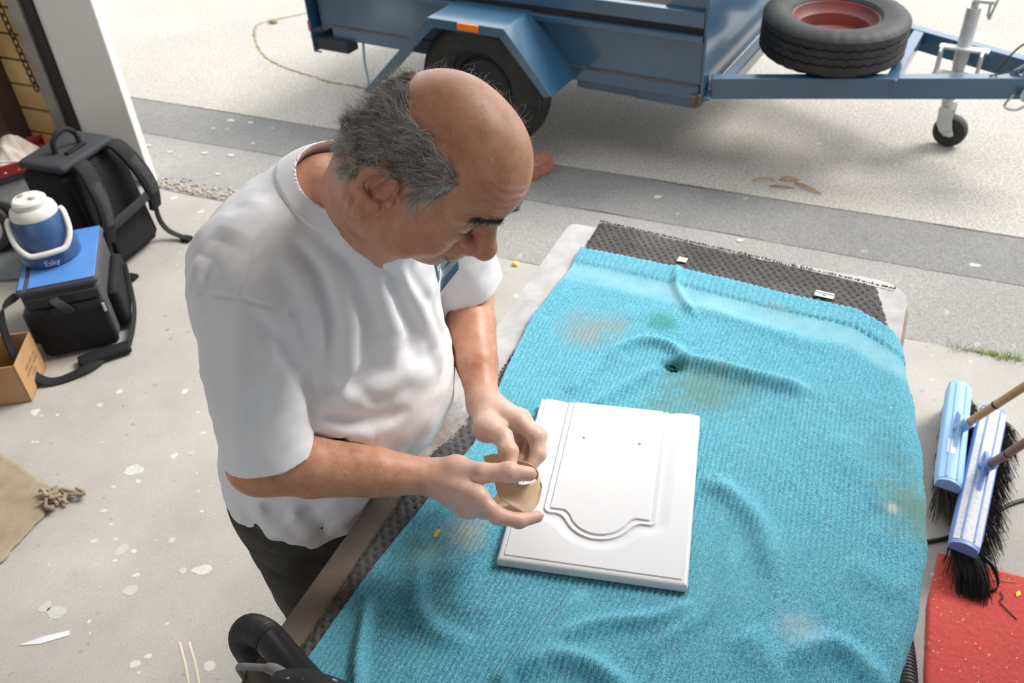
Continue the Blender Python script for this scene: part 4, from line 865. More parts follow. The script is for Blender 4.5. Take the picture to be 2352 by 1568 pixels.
# printed chest logo
m_logo = M('logo_blue', (.085, .185, .275), .8, c2=(.07, .16, .245), ns=40); m_logo2 = M('logo_pale', (.33, .43, .52), .8); m_lw = M('logo_white', (.80, .81, .84), .8)
LC = np.array(((1011, 672), (1054, 618), (1042, 505), (985, 548)), float)        # BL BR TR TL on the chest
_g = np.linspace(-.03, 1.04, 19); _S, _T = np.meshgrid(_g, _g, indexing='ij')
_px = (LC[0]*(1-_S)[..., None]+LC[1]*_S[..., None])*(1-_T)[..., None]+(LC[3]*(1-_S)[..., None]+LC[2]*_S[..., None])*_T[..., None]
LG = march_many(shirt, _px.reshape(-1, 2)).reshape(19, 19, 3)
def logo_pt(s, t, off=.0006):
    i = min(max((s+.03)/1.07*18, 0), 17.999); j = min(max((t+.03)/1.07*18, 0), 17.999); a, b_ = int(i), int(j); u, v = i-a, j-b_
    q = LG[a, b_]*(1-u)*(1-v)+LG[a+1, b_]*u*(1-v)+LG[a, b_+1]*(1-u)*v+LG[a+1, b_+1]*u*v; n = CAMP-q; n /= np.linalg.norm(n); return Vector(q+n*off)
def logo_patch(name, s0, s1, t0, t1, mat, off, n=12, cut=None):
    P = np.array([[tuple(logo_pt(s0+(s1-s0)*i/n, (t0+(t1-t0)*j/n), off)) for j in range(n+1)] for i in range(n+1)]); o = grid_obj(name, P, mat, None, .0004); pchild(o); o.parent = so; o.matrix_parent_inverse = Matrix.Identity(4); return o
logo_patch('chest_logo', 0, 1, 0, 1, m_logo, .0010)['label'] = 'blue square logo print'
logo_patch('logo_band', .08, 1, .16, .30, m_logo2, .0016)
def logo_text(txt, size, t, s0, mat):
    place = lambda co_: logo_pt(min(max(s0+co_.x, -.02), 1.03), t+co_.y, .0022+co_.z)
    o = text_mesh('logo_text', txt, size, mat, place, None, 'LEFT', .0002); pchild(o); o.parent = so; o.matrix_parent_inverse = Matrix.Identity(4)
logo_text('SPRAYPAINTING', .125, .23, .10, m_lw); logo_text('RESURFACING', .150, .38, .08, m_lw); logo_text('UNI', .36, .60, .07, m_lw)
# trousers and boots
tr_ = SDF(); tr_.el((-.872, .93, .87), (.140, .180, .15), BR, .04)
bt = []
for sg in (-1, 1):
    hp = np.array((-.875, .93, .84))+bl_*sg*.09; kn = hp+np.array((.03, 0, -.40)); an = kn+np.array((-.04, 0, -.36))
    tr_.chain([hp, kn, an+(0, 0, .0)], [.100, .078, .068], .04); bt.append(an)
def tr_post(P, d):
    x, y, z = P[..., 0], P[..., 1], P[..., 2]; m = np.abs(d) < .03; out = d.copy()
    out[m] -= .0035*wobble(x[m]+z[m]*1.3, y[m]-z[m]*.9, 45, 61).astype(np.float32); d = out
    d = np.maximum(d, z-.93); d = np.maximum(d, .075-z); db = np.maximum(-.737-x, z-.889); return np.maximum(d, -db)
tr_.post.append(tr_post); tv, tq = tr_.mesh(.005)
o = pchild(mesh_obj('trousers', tv, tq, M('worn_denim', (.070, .066, .056), .9, c2=(.040, .038, .034), ns=14, bs=500, bstr=.4), None, True, 0)); o['label'] = 'dark olive grey work trousers'
m_boot = M('work_boot', (.05, .035, .025), .6, c2=(.03, .022, .018), ns=20)
for an in bt:
    s_ = SDF(); s_.rc(an+(0, 0, .06), an+(0, 0, -.01), .058, .056, .03).rc(an+(-.03, 0, -.035), an+bf*.17+(0, 0, -.042), .050, .044, .04)
    zz = .0; s_.post.append(lambda P, d: np.maximum(d, .001-P[..., 2])); v_, q_ = s_.mesh(.006); pchild(mesh_obj('boot', v_, q_, m_boot, None, True, 0))
# ---------------------------------------------------------------- hair, brows, lashes, arm hair
m_hair, nt, b = nmat('grey_hair'); b.inputs['Roughness'].default_value = .42; b.inputs['Specular IOR Level'].default_value = .55
tone = N(nt, 'Attribute', {'attribute_name': 'tone'}).outputs['Fac']
nt.links.new(ramp(nt, tone, [(0, (.05, .042, .037)), (.4, (.16, .137, .122)), (.7, (.40, .37, .345)), (1, (.80, .785, .77))]), b.inputs['Base Color'])
def strands(name, roots, dirs, lens, rad, tones, curl=.15, seg=7, gravity=.25, lift=.0, surf=None, seed=1, wave=None, reject=None):
    r = np.random.default_rng(seed); n = len(roots); P = roots.copy(); D = dirs/np.linalg.norm(dirs, axis=1, keepdims=True); pts = [P.copy()]
    st = (lens/(seg-1))[:, None]; w = r.normal(0, 1, (n, 3))
    for i in range(seg-1):
        w = .6*w+.8*r.normal(0, 1, (n, 3)); D = D+curl*w+np.array((0, 0, -gravity))/(seg)+(0 if wave is None else wave[0]*np.sin(wave[1]+i*wave[2])[:, None]); D /= np.linalg.norm(D, axis=1, keepdims=True)
        P = P+D*st
        if surf is not None:
            d = surf(P); g = np.stack([surf(P+np.eye(3)[k]*.002)-d for k in range(3)], 1); g /= np.linalg.norm(g, axis=1, keepdims=True)+1e-9
            P = P+g*np.clip(.0015+lift*(i+1)/seg-d, 0, .02)[:, None]*.9
        pts.append(P.copy())
    pts = np.stack(pts, 1)                         # n, seg, 3
    if reject is not None:
        ok = ~reject(pts.reshape(-1, 3)).reshape(n, seg).any(1); pts = pts[ok]; tones = tones[ok]; rad = rad[ok] if np.ndim(rad) else rad; n = len(pts)
    T = np.gradient(pts, axis=1); T /= np.linalg.norm(T, axis=2, keepdims=True)+1e-9
    A = np.cross(T, np.array((.31, .52, .79))); A /= np.linalg.norm(A, axis=2, keepdims=True)+1e-9; Bn = np.cross(T, A)
    tp = np.linspace(1, .35, seg)[None, :, None]; rr = (rad if np.ndim(rad) else np.full(n, rad))[:, None, None]*tp
    ring = np.stack([pts+rr*(A*math.cos(t)+Bn*math.sin(t)) for t in (0, 2*PI/3, 4*PI/3)], 2)   # n,seg,3,3
    idx = np.arange(n*seg*3).reshape(n, seg, 3); f = [np.stack([idx[:, :-1, k], idx[:, :-1, (k+1) % 3], idx[:, 1:, (k+1) % 3], idx[:, 1:, k]], -1).reshape(-1, 4) for k in range(3)]
    o = pchild(mesh_obj(name, ring.reshape(-1, 3), np.vstack(f), m_hair, None, True, 0)); attr(o, 'tone', np.repeat(tones, seg*3))
    return o
# coarse head-only field to comb against
headf = SDF(); headf.p = [p for p in body.p if np.linalg.norm((p[2]+p[3])/2-HC) < .17 and not p[5]]
hn = np.linalg.norm(q, axis=1) < .17
rng = np.random.default_rng(3)
cand = bv[hn]; cl = hlocal(cand.astype(np.float32)); x, y, z = cl[:, 0], cl[:, 1], cl[:, 2]; ay = np.abs(y)
earz = (x > -.046) & (x < .010) & (ay > .06) & (z < .016) & (z > -.06)
top = .074-.004*np.clip((-x-.02)/.06, 0, 1)                                   # upper limit of the hair fringe
front = np.interp(z, [-.04, -.015, .01, .04, .07, .10], [.000, .008, .020, .036, .036, .02])
front = front+.010*wobble(z*100, y*60, 1.0, 77); top = top+.008*wobble(x*90, y*70, 1.0, 78)
mask = (x < front) & (z < top) & (z > np.where(x > -.005, -.020, np.where(x > -.05, -.030, -.062))) & ~earz & ((ay > .052) | (x < -.045))
hair_ok = np.where(mask)[0]
pick = rng.choice(hair_ok, 20000); R0 = cand[pick].astype(float); L0 = cl[pick]
side = np.sign(L0[:, 1]); back = np.clip((-L0[:, 0]-.0)/.08, 0, 1); upz = np.clip((L0[:, 2]-.02)/.06, 0, 1); temple = np.clip((L0[:, 0]-.0)/.03, 0, 1)*np.clip((.03-L0[:, 2])/.03, 0, 1)
dl = np.stack([-.55*(1-temple)-.60*upz+.55*temple-.2*back, side*.30+0*back, -.75-.25*temple+.30*upz], 1)+rng.normal(0, .18, (len(pick), 3))
lk = (np.floor((L0[:, 0]+.2)*75)*17+np.floor((L0[:, 2]+.2)*75)*5+np.floor((L0[:, 1]+.2)*60)*11).astype(int) % 400; cl_w = rng.normal(0, 1, (400, 3)); dl += .42*cl_w[lk]      # locks
dirs = dl @ HR.T
nrm = np.stack([headf.ev(R0+np.eye(3)[k]*.003)-headf.ev(R0-np.eye(3)[k]*.003) for k in range(3)], 1); nrm /= np.linalg.norm(nrm, axis=1, keepdims=True)+1e-9
dirs /= np.linalg.norm(dirs, axis=1, keepdims=True); dirs = dirs-nrm*((dirs*nrm).sum(1)-.14)[:, None]
lens = rng.uniform(.028, .050, len(pick))*(1-.35*upz*back)*(1-.40*temple)*np.where(L0[:, 2] < -.03, .55, 1)
tn = np.clip(.58+.12*cl_w[lk][:, 0]+.20*rng.normal(0, 1, len(pick))+.38*temple+.25*upz*rng.random(len(pick))+.30*np.clip((-L0[:, 2]-.01)/.05, 0, 1)*back+.45*(rng.random(len(pick)) < .10), 0, 1)
far_side = L0[:, 1] > 0; keep = ~far_side | ((rng.random(len(pick)) < .16) & (L0[:, 2] < .045))
hs = headf.ev
def on_ear(P):
    l = hlocal(P.astype(np.float32)); return (l[:, 0] > -.040) & (l[:, 0] < .012) & (np.abs(l[:, 1]) > .070) & (l[:, 2] < .020) & (l[:, 2] > -.055)
hair = strands('hair', R0[keep], dirs[keep], lens[keep], rng.uniform(.00018, .00034, keep.sum()), tn[keep], .08, 9, .15, .008, hs, 5, ((.34*rng.normal(0, 1, (400, 3)))[lk][keep], rng.uniform(0, 6.28, 400)[lk][keep], rng.uniform(.8, 1.5, 400)[lk][keep]), on_ear)
tag(hair, 'short unkempt grey hair round the sides and back', kind='stuff')
# thin wisps on the far side and over the bald crown
cm = np.where((((z > .05) & (ay < .07) & (x < .07)) | ((y > .045) & (z > -.01) & (z < .09))))[0]; pk = rng.choice(cm, 330); Lw = cl[pk]
dw = np.stack([-.3+0*Lw[:, 0], .9*np.sign(Lw[:, 1])*np.clip(np.abs(Lw[:, 1])/.05, 0, 1), .5*np.ones(len(pk))], 1)+rng.normal(0, .5, (len(pk), 3))
o = strands('hair_wisps', cand[pk].astype(float), dw @ HR.T, np.where(Lw[:, 1] > .045, rng.uniform(.010, .034, len(pk)), rng.uniform(.004, .012, len(pk))), .00014, np.clip(.85+.2*rng.normal(0, 1, len(pk)), 0, 1), .30, 8, .1, 0, None, 8)
tag(o, 'sparse fine wisps over the bald crown', kind='stuff')
# eyebrows
pts = []; dd_ = []
for sg in (-1, 1):
    for k in range(330):
        t = rng.random(); a = np.array((.0985-.020*t*t-.004*t, sg*(.010+.045*t), .0225+.004*math.sin(t*2.6)+rng.normal(0, .0020))); a[2] += .004; pts.append(hw(a)); dd_.append(HR @ np.array((.35-.5*t, sg*(.75), .25-.5*t+rng.normal(0, .25))))
br = np.array(pts)
for _ in range(12): br = br-hf*np.clip(body.ev(br.astype(np.float32)), -.01, .03)[:, None]*.9
o = strands('eyebrow', br, np.array(dd_), rng.uniform(.006, .013, len(br)), .00026, np.clip(.12+.14*rng.normal(0, 1, len(br)), 0, 1), .10, 5, .1, 0, None, 9); tag(o, 'dark bushy eyebrows', kind='stuff')
# eyelashes
pts = []; dd_ = []
for sg in (-1, 1):
    for k in range(60):
        t = k/59; pts.append(hw((.0905-.012*(2*t-1)**2*(1 if t > .5 else .4)-.003*t, sg*(.023+.029*t), -.0095+.003*t))); dd_.append(HR @ np.array((.9, sg*(t-.4)*.6, -.25)))
o = strands('eyelash', np.array(pts), np.array(dd_), rng.uniform(.004, .007, len(pts)), .00020, np.full(len(pts), .02), .03, 4, -.4, 0, None, 10); tag(o, 'short dark eyelashes', kind='stuff')
# fine hair along the forearms
fr = []
for E_, W_ in ((RE, RW), (LE, LW)):
    ax_ = W_-E_; t = ((bv-E_)@ax_)/(ax_@ax_); dist = np.linalg.norm(bv-E_-t[:, None]*ax_, axis=1); k = np.where((t > .05) & (t < 1.05) & (dist < .06))[0]; k = rng.choice(k, 900); fr.append((bv[k].astype(float), np.repeat(ax_[None]/np.linalg.norm(ax_), len(k), 0), bv[k]-E_-t[k][:, None]*ax_))
rp = np.vstack([f[0] for f in fr]); rd = np.vstack([f[1] for f in fr])*.8+np.vstack([f[2]/np.linalg.norm(f[2], axis=1, keepdims=True) for f in fr])*.35+rng.normal(0, .35, (len(rp), 3))
o = strands('arm_hair', rp, rd, rng.uniform(.005, .011, len(rp)), .00009, np.clip(.68+.25*rng.normal(0, 1, len(rp)), 0, 1), .15, 5, .1, 0, None, 12); tag(o, 'fine hair along both forearms', kind='stuff')
# ---------------------------------------------------------------- things by the left wall
m_blk = M('black_nylon', (.012, .0122, .0132), .8, c2=(.008, .008, .009), ns=30, bs=700, bstr=.4, spec=.25); m_blk2 = M('black_webbing', (.016, .0165, .018), .75, bs=900, bstr=.4, spec=.25); m_mesh = M('spacer_mesh', (.045, .045, .048), .85, c2=(.02, .02, .022), ns=160, amt=(.4, .6), bs=240, bstr=.9, bd=.004)
m_slate = M('slate_nylon', (.032, .034, .039), .7, bs=700, bstr=.3, spec=.3)
def rbox(x0, x1, y0, y1, z0, z1, r=.03, n=5, puff=.0, lean=(0, 0)):
    """soft box: rounded in plan, rounded top and bottom edges"""
    m_ = MB(); rings = []; cx, cy = (x0+x1)/2, (y0+y1)/2
    for k in range(13):
        t = k/12; z = z0+(z1-z0)*t; e = min(t, 1-t)*(z1-z0); sh = 0 if e >= r else r-math.sqrt(max(0, r*r-(r-e)**2)); bul = puff*math.sin(PI*t)
        ring = []
        for (sx, sy, a0) in ((1, 1, 0), (-1, 1, 90), (-1, -1, 180), (1, -1, 270)):
            ccx = (x1-r if sx > 0 else x0+r); ccy = (y1-r if sy > 0 else y0+r)
            for i in range(n+1):
                a = math.radians(a0+90*i/n); px, py = ccx+r*math.cos(a), ccy+r*math.sin(a)
                f = 1-sh/max(.02, (x1-x0)/2)+bul; g = 1-sh/max(.02, (y1-y0)/2)+bul; ring.append((cx+(px-cx)*f+lean[0]*t, cy+(py-cy)*g+lean[1]*t, z))
        rings.append(ring)
    return m_.ring(rings)
def strip(path, w, th, side):
    """flat webbing strip along a path; side = width direction(s)"""
    P = [Vector(p) for p in path]; m_ = MB(); rings = []
    for i, p in enumerate(P):
        d = (P[min(i+1, len(P)-1)]-P[max(i-1, 0)]).normalized(); s = Vector(side); s = (s-d*s.dot(d)).normalized(); n = d.cross(s); ww = w[i] if isinstance(w, list) else w
        rings.append([p+s*ww/2+n*th/2, p+s*ww*.42+n*th*.75, p-s*ww*.42+n*th*.75, p-s*ww/2+n*th/2, p-s*ww/2-n*th/2, p+s*ww/2-n*th/2])
    return m_.ring(rings)
# backpack
bp = thing('backpack', 'large black camera backpack standing on the floor against the white jamb', 'backpack', (-3.045, 2.345, 0), math.radians(3))
LE_ = (-.055, 0)
rbox(-.15, .105, -.165, .165, .0, .475, .045, lean=LE_).obj('main_body', m_blk, bp)
rbox(-.14, .10, -.155, .155, .462, .497, .018).obj('top_lid', m_slate, bp).location = (-.052, 0, 0)
rbox(-.20, -.13, -.12, .12, .03, .36, .03, lean=LE_).obj('front_pocket', m_blk, bp)
rbox(.085, .125, -.150, .150, .02, .435, .018, lean=LE_).obj('back_panel', m_blk, bp)
rbox(.108, .140, -.115, .115, .045, .22, .014, lean=(-.02, 0)).obj('lumbar_pad', m_blk, bp)
for sy in (-1, 1):
    pth = smooth_path([(.055, sy*.085, .470), (.095, sy*.098, .485), (.135, sy*.112, .43), (.165, sy*.128, .34), (.165, sy*.143, .25), (.145, sy*.150, .17)], 5)
    st_ = strip(pth, [.060+.012*math.sin(PI*i/(len(pth)-1)) for i in range(len(pth))], .016, (0, 1, 0)).obj('shoulder_strap', m_blk2, bp, True, 50)
    pth2 = smooth_path([(.142, sy*.113, .425), (.172, sy*.128, .34), (.173, sy*.143, .25)], 5); strip(pth2, .044, .012, (0, 1, 0)).obj('strap_mesh', m_mesh, st_, True, 50)
    end = (.24, sy*.17+.0, .012) if sy > 0 else (.20, -.155, .012)
    strip(smooth_path([(.148, sy*.150, .18), (.135, sy*.158, .10), (.16, sy*.165, .04), end], 5), .026, .004, (0, 1, 0)).obj('strap_tail', m_blk2, bp, True, 50)
    MB().b2((end[0]-.02, end[1]-.02, .002), (end[0]+.025, end[1]+.02, .018)).obj('buckle', m_blk, bp, smooth=False, bevel=.004)
strip(smooth_path([(.155, -.135, .225), (.17, 0, .245), (.165, .135, .255)], 5), .042, .006, (0, 0, 1)).obj('cross_strap', m_slate, bp, True, 50)
MB().tube(smooth_path([(-.075, -.055, .485), (-.070, -.052, .54), (-.062, -.02, .572), (-.055, .02, .572), (-.050, .052, .54), (-.045, .055, .485)], 6), .011, 8).obj('top_handle', m_blk2, bp)
MB().b2((-.03, -.055, .492), (-.005, .055, .508)).obj('lid_pad', m_blk, bp, bevel=.006)
text_mesh('maker_tag', 'ww', .026, M('tag_white', (.7, .7, .72), .5), lambda v: Vector((.030-v.y*.6, v.x, .490+v.z-v.y*.2)), bp)
text_mesh('strap_tag', '-', .05, M('tag_orange', (.8, .35, .02), .5), lambda v: Vector((.182, .140+v.x*.2, .24+v.x)), bp)
rbox(.06, .13, -.215, -.165, .04, .12, .015).obj('side_pouch', m_blk, bp)
# cooler bag
cb_ = thing('cooler_bag', 'dark grey soft cooler bag with blue lid standing under the blue jug', 'cooler bag', (-2.80, 1.905, 0), math.radians(40.5))
m_lid = M('blue_vinyl', (.075, .215, .52), .45, c2=(.06, .18, .46), ns=8); m_charc = M('charcoal_nylon', (.060, .058, .064), .75, c2=(.045, .044, .05), ns=20, bs=700, bstr=.3)
W2, L2 = .142, .195
rbox(-W2+.006, W2-.006, -L2+.006, L2-.006, .0, .285, .022).obj('bag_body', m_charc, cb_)
lid = rbox(-W2, W2, -L2, L2, .272, .303, .014).obj('lid', m_charc, cb_); MB().b2((-W2+.045, -L2+.006, .3025), (W2-.008, L2-.008, .3065)).obj('lid_panel', m_lid, lid, bevel=.002); MB().b2((-W2+.010, -L2+.008, .3025), (-W2+.028, L2-.008, .306)).obj('lid_stripe', m_lid, lid, bevel=.002)
rbox(-W2+.015, W2-.004, -L2-.028, -L2+.01, .012, .215, .012).obj('front_pocket', m_blk, cb_); MB().b2((-W2+.02, -L2-.006, .222), (W2-.01, -L2+.008, .262)).obj('pocket_flap', m_slate, cb_, bevel=.004)
strip(smooth_path([(-.02, -L2-.004, .252), (-.012, -L2-.045, .262), (.015, -L2-.055, .235), (.02, -L2-.034, .20)], 5), .030, .004, (1, .2, 0)).obj('pull_tab', m_slate, cb_, True, 50)
MB().b2((W2-.012, -L2-.03, .17), (W2-.004, -L2-.022, .205)).obj('zip_pull', m_zinc, cb_, smooth=False)
rbox(W2-.012, W2+.035, -.12, .17, .01, .19, .018).obj('side_pocket', m_blk, cb_)
rbox(-W2-.03, -W2+.008, -.14, .15, .02, .17, .014).obj('side_pocket', m_charc, cb_)
strip(smooth_path([(-W2-.005, -L2+.04, .27), (-W2-.06, -L2-.03, .24), (-W2-.055, -L2-.10, .10), (-W2+.03, -L2-.17, .012), (.02, -L2-.15, .018), (.08, -L2-.10, .02)], 6), .036, .006, (.3, 1, .2)).obj('carry_strap', m_blk2, cb_, True, 50)
sp_ = rbox(-.095, .095, -.032, .032, 0, .030, .012).obj('strap_pad', m_blk, cb_); sp_.location = (.085, -L2-.085, .004); sp_.rotation_euler = (0, 0, math.radians(12))
strip(smooth_path([(.17, -L2-.06, .02), (W2+.045, -L2+.06, .03), (W2+.05, 0, .05), (W2+.045, .12, .15)], 6), .036, .006, (0, 0, 1)).obj('carry_strap', m_blk2, cb_, True, 50)
# water jug on the cooler
jg = thing('water_jug', 'navy blue insulated water jug with white lid and handle on the cooler bag', 'jug', (-2.838, 1.905, .307), math.radians(50))
m_navy = M('navy_plastic', (.022, .060, .165), .38, c2=(.035, .085, .21), ns=5); m_wp = M('white_plastic', (.66, .65, .62), .4, c2=(.56, .55, .51), ns=12)
MB().lathe([(.02, 0), (.100, 0), (.106, .006), (.106, .045), (.101, .056), (.098, .064), (.094, .120), (.084, .178), (.078, .186)], (0, 0, 0), (0, 0, 1), 40).obj('jug_body', m_navy, jg)
MB().lathe([(.082, .176), (.083, .186), (.078, .204), (.066, .216), (.030, .220)], (0, 0, 0), (0, 0, 1), 36).obj('shoulder', m_wp, jg)
ld = MB().lathe([(.058, .214), (.060, .218), (.060, .236), (.052, .244), (.010, .248), (.002, .248)], (0, 0, 0), (0, 0, 1), 32).obj('screw_lid', m_wp, jg)
MB().cyl((.020, -.018, .246), (.020, -.018, .256), .014, n=14).obj('spout_cap', m_wp, ld); MB().cyl((-.022, .02, .246), (-.022, .02, .250), .010, n=12).obj('vent', M('lid_grey', (.3, .3, .29), .6), ld)
MB().tube(smooth_path([(-.088, 0, .178), (-.097, -.02, .165), (-.095, -.070, .112), (-.066, -.102, .072), (-.03, -.110, .066), (.03, -.110, .066), (.066, -.102, .072), (.095, -.070, .112), (.097, -.02, .165), (.088, 0, .178)], 5), .0085, 8, sx=1.2).obj('carry_handle', m_wp, jg)
rl = .1064
text_mesh('jug_lettering', 'Esky', .030, m_wp, lambda v: Vector((math.sin(v.x/rl)*(rl+v.z), -math.cos(v.x/rl)*(rl+v.z), .022+v.y)), jg)
# cardboard box
m_card = M('cardboard', (.42, .245, .115), .85, c2=(.37, .21, .095), ns=10, bs=300, bstr=.1)
bx = thing('cardboard_box', 'open brown cardboard box on the floor in front of the cooler bag', 'box', (-2.83, 1.455, 0), math.radians(32))
H_ = .165; MB().b2((-.17, -.10, 0), (.17, .10, .004)).obj('bottom', m_card, bx, smooth=False)
for nm, a, c in (('front_wall', (-.17, -.10, 0), (.17, -.096, H_)), ('back_wall', (-.17, .096, 0), (.17, .10, H_)), ('end_wall', (.166, -.10, 0), (.17, .10, H_)), ('end_wall', (-.17, -.10, 0), (-.166, .10, H_))): MB().b2(a, c).obj(nm, m_card, bx, smooth=False)
m_ink = M('faded_ink', (.27, .15, .07), .8)
for i, t in enumerate(('THIS WAY UP', 'HANDLE WITH', 'CARE')): text_mesh('printed_text', t, .018, m_ink, lambda v, i=i: Vector((.1704+v.z, v.x+.01, .10-.022*i+v.y)), bx)
rbox(.02, .14, -.08, .06, .004, .06, .012).obj('scrap_inside', m_dark, bx)
# wheeled machine, tray of rags, grey floor mat
mc = thing('lawn_mower', 'dark grey wheeled machine with a pale hub wheel at the left edge', 'machine', (-3.60, 2.33, 0), math.radians(12))
m_gp = M('grey_plastic', (.10, .10, .105), .55, c2=(.075, .075, .08), ns=8)
MB().prism([(-.28, .05), (.16, .05), (.20, .10), (.16, .205), (.05, .225), (-.28, .20)], (0, -.10, 0), (1, 0, 0), (0, 0, 1), (0, 1, 0), .26).obj('deck', m_gp, mc, smooth=False, bevel=.012)
MB().b2((.0, .165, .02), (.26, .20, .26)).obj('side_skirt', m_gp, mc, smooth=False, bevel=.008)
for wx in (-.02,):
    MB().lathe([(.055, -.022), (.09, -.026), (.108, -.015), (.11, .005), (.105, .02), (.085, .026), (.068, .020), (.055, -.022)], (wx, -.145, .112), (.12, -1, .35), 32, False).obj('wheel_tyre', m_rub, mc); MB().lathe([(.002, .016), (.02, .018), (.028, .008), (.06, .012), (.074, .022), (.074, -.01), (.002, -.01)], (wx, -.145, .112), (.12, -1, .35), 28).obj('wheel_hub', M('hub_cream', (.60, .585, .53), .6, c2=(.42, .40, .35), ns=12), mc)
ty = thing('red_tray', 'red metal tray holding crumpled rags beside the dark brown post', 'tray', (-3.70, 2.50, .255), math.radians(58))
m_redp = M('red_paint', (.34, .03, .03), .45)
MB().b2((-.20, -.12, 0), (.16, .12, .008)).obj('tray_base', m_redp, ty, smooth=False)
for a, c in (((-.20, -.122, 0), (.16, -.114, .05)), ((-.20, .114, 0), (.16, .122, .05)), ((.152, -.12, 0), (.16, .12, .05))): MB().b2(a, c).obj('tray_side', m_redp, ty, smooth=False)
MB().b2((-.14, -.10, -.252), (.10, .10, -.002)).obj('stand', m_gp, ty, smooth=False, bevel=.006)
MB().tube(smooth_path([(-.10, -.16, .10), (.02, -.15, .06), (.10, -.12, .03), (.17, -.10, .045), (.19, -.05, .035), (.12, -.05, .03), (.0, -.11, .05)], 6), .005, 8).obj('wire_handle', m_zinc, ty)
m_rag = M('dusty_rag', (.60, .55, .49), .95, c2=(.38, .29, .22), ns=12, bs=120, bstr=.4)
for i, (x, y, z, r) in enumerate(((-3.72, 2.53, .268, .105), (-3.69, 2.45, .268, .09))):
    A_, B_ = np.meshgrid(np.linspace(0, 1, 26), np.linspace(0, 2*PI, 40), indexing='ij'); rr_ = r*A_*(1+.18*wobble(np.cos(B_)*3, np.sin(B_)*3, 2, 90+i)); hz = .095*(1-A_**2)*(1+.35*wobble(rr_*np.cos(B_), rr_*np.sin(B_), 32, 95+i))+.006*wobble(rr_*np.cos(B_)*1.4, rr_*np.sin(B_), 160, 97+i)*(1-A_)
    o = grid_obj('rag', np.stack([rr_*np.cos(B_), rr_*np.sin(B_), np.maximum(hz, 0)+.002], -1), m_rag); o.location = (x, y, z); tag(o, ['crumpled pale rag heaped at the back of the red tray', 'crumpled brownish rag at the front of the red tray'][i], 'rag', 'rags in the red tray')
o = MB().prism([(-3.9, 1.75), (-3.30, 2.02), (-3.22, 2.20), (-3.45, 2.34), (-3.95, 2.15)], (0, 0, .001), (1, 0, 0), (0, 1, 0), (0, 0, 1), .012).obj('rubber_mat', M('grey_rubber', (.16, .17, .175), .8, c2=(.11, .12, .125), ns=12, bs=60), smooth=False); tag(o, 'grey rubber mat on the floor behind the cooler bag', 'mat')
# hanging chain on the brick pier
ch = thing('chain', 'dark steel chain hanging down the cream brick pier', 'chain', (-3.855, 2.872, .43)); m_ch = M('chain_steel', (.035, .03, .028), .5, .5)
for k in range(26):
    lk = MB(); n = 14; pts = [(.011*math.cos(2*PI*i/n)*(1 if k % 2 else .35), -.006+.009*math.cos(2*PI*i/n)*(.35 if k % 2 else 1), .024*math.sin(2*PI*i/n)) for i in range(n)]
    o = lk.tube(pts, .0038, 6, closed=True).obj('link', m_ch, ch); o.location = (-.006*k*.22-.0015*k, 0, .022+k*.036)
# hessian sack
m_hes = M('hessian', (.36, .285, .20), .95, c2=(.28, .215, .145), ns=16, bs=420, bstr=.9, bd=.004)
nx_, ny_ = 60, 50; A_, B_ = np.meshgrid(np.linspace(0, 1, nx_), np.linspace(0, 1, ny_), indexing='ij')
q0, q1, q2, q3 = (np.array(p_) for p_ in ((-2.95, 1.30), (-2.178, 1.156), (-2.125, .66), (-2.95, .60)))
XY = (q0*(1-A_)[..., None]+q1*A_[..., None])*(1-B_)[..., None]+(q3*(1-A_)[..., None]+q2*A_[..., None])*B_[..., None]
XY[..., 0] += .006*wobble(XY[..., 1], 0, 60, 41)*(A_ > .95); Z_ = .004+.003*(1+wobble(XY[..., 0], XY[..., 1], 14, 42))
hs_o = grid_obj('hessian_sack', np.dstack([XY, Z_]), m_hes, None, .003); tag(hs_o, 'beige hessian sack spread on the concrete floor at the left edge', 'sack')
mb = MB(); rs = random.Random(6)
for k in range(16):
    p = Vector((-2.185+rs.gauss(0, .018), 1.138+rs.gauss(0, .014), .012)); pts = [p+Vector((rs.gauss(0, .018), rs.gauss(0, .014), abs(rs.gauss(0, .014)))) for _ in range(4)]; mb.tube(smooth_path(pts, 4), .0055, 6)
kn_ = mb.obj('frayed_knot', m_hes, hs_o); tag(kn_, 'frayed rope knot at the sack corner', kind='stuff')
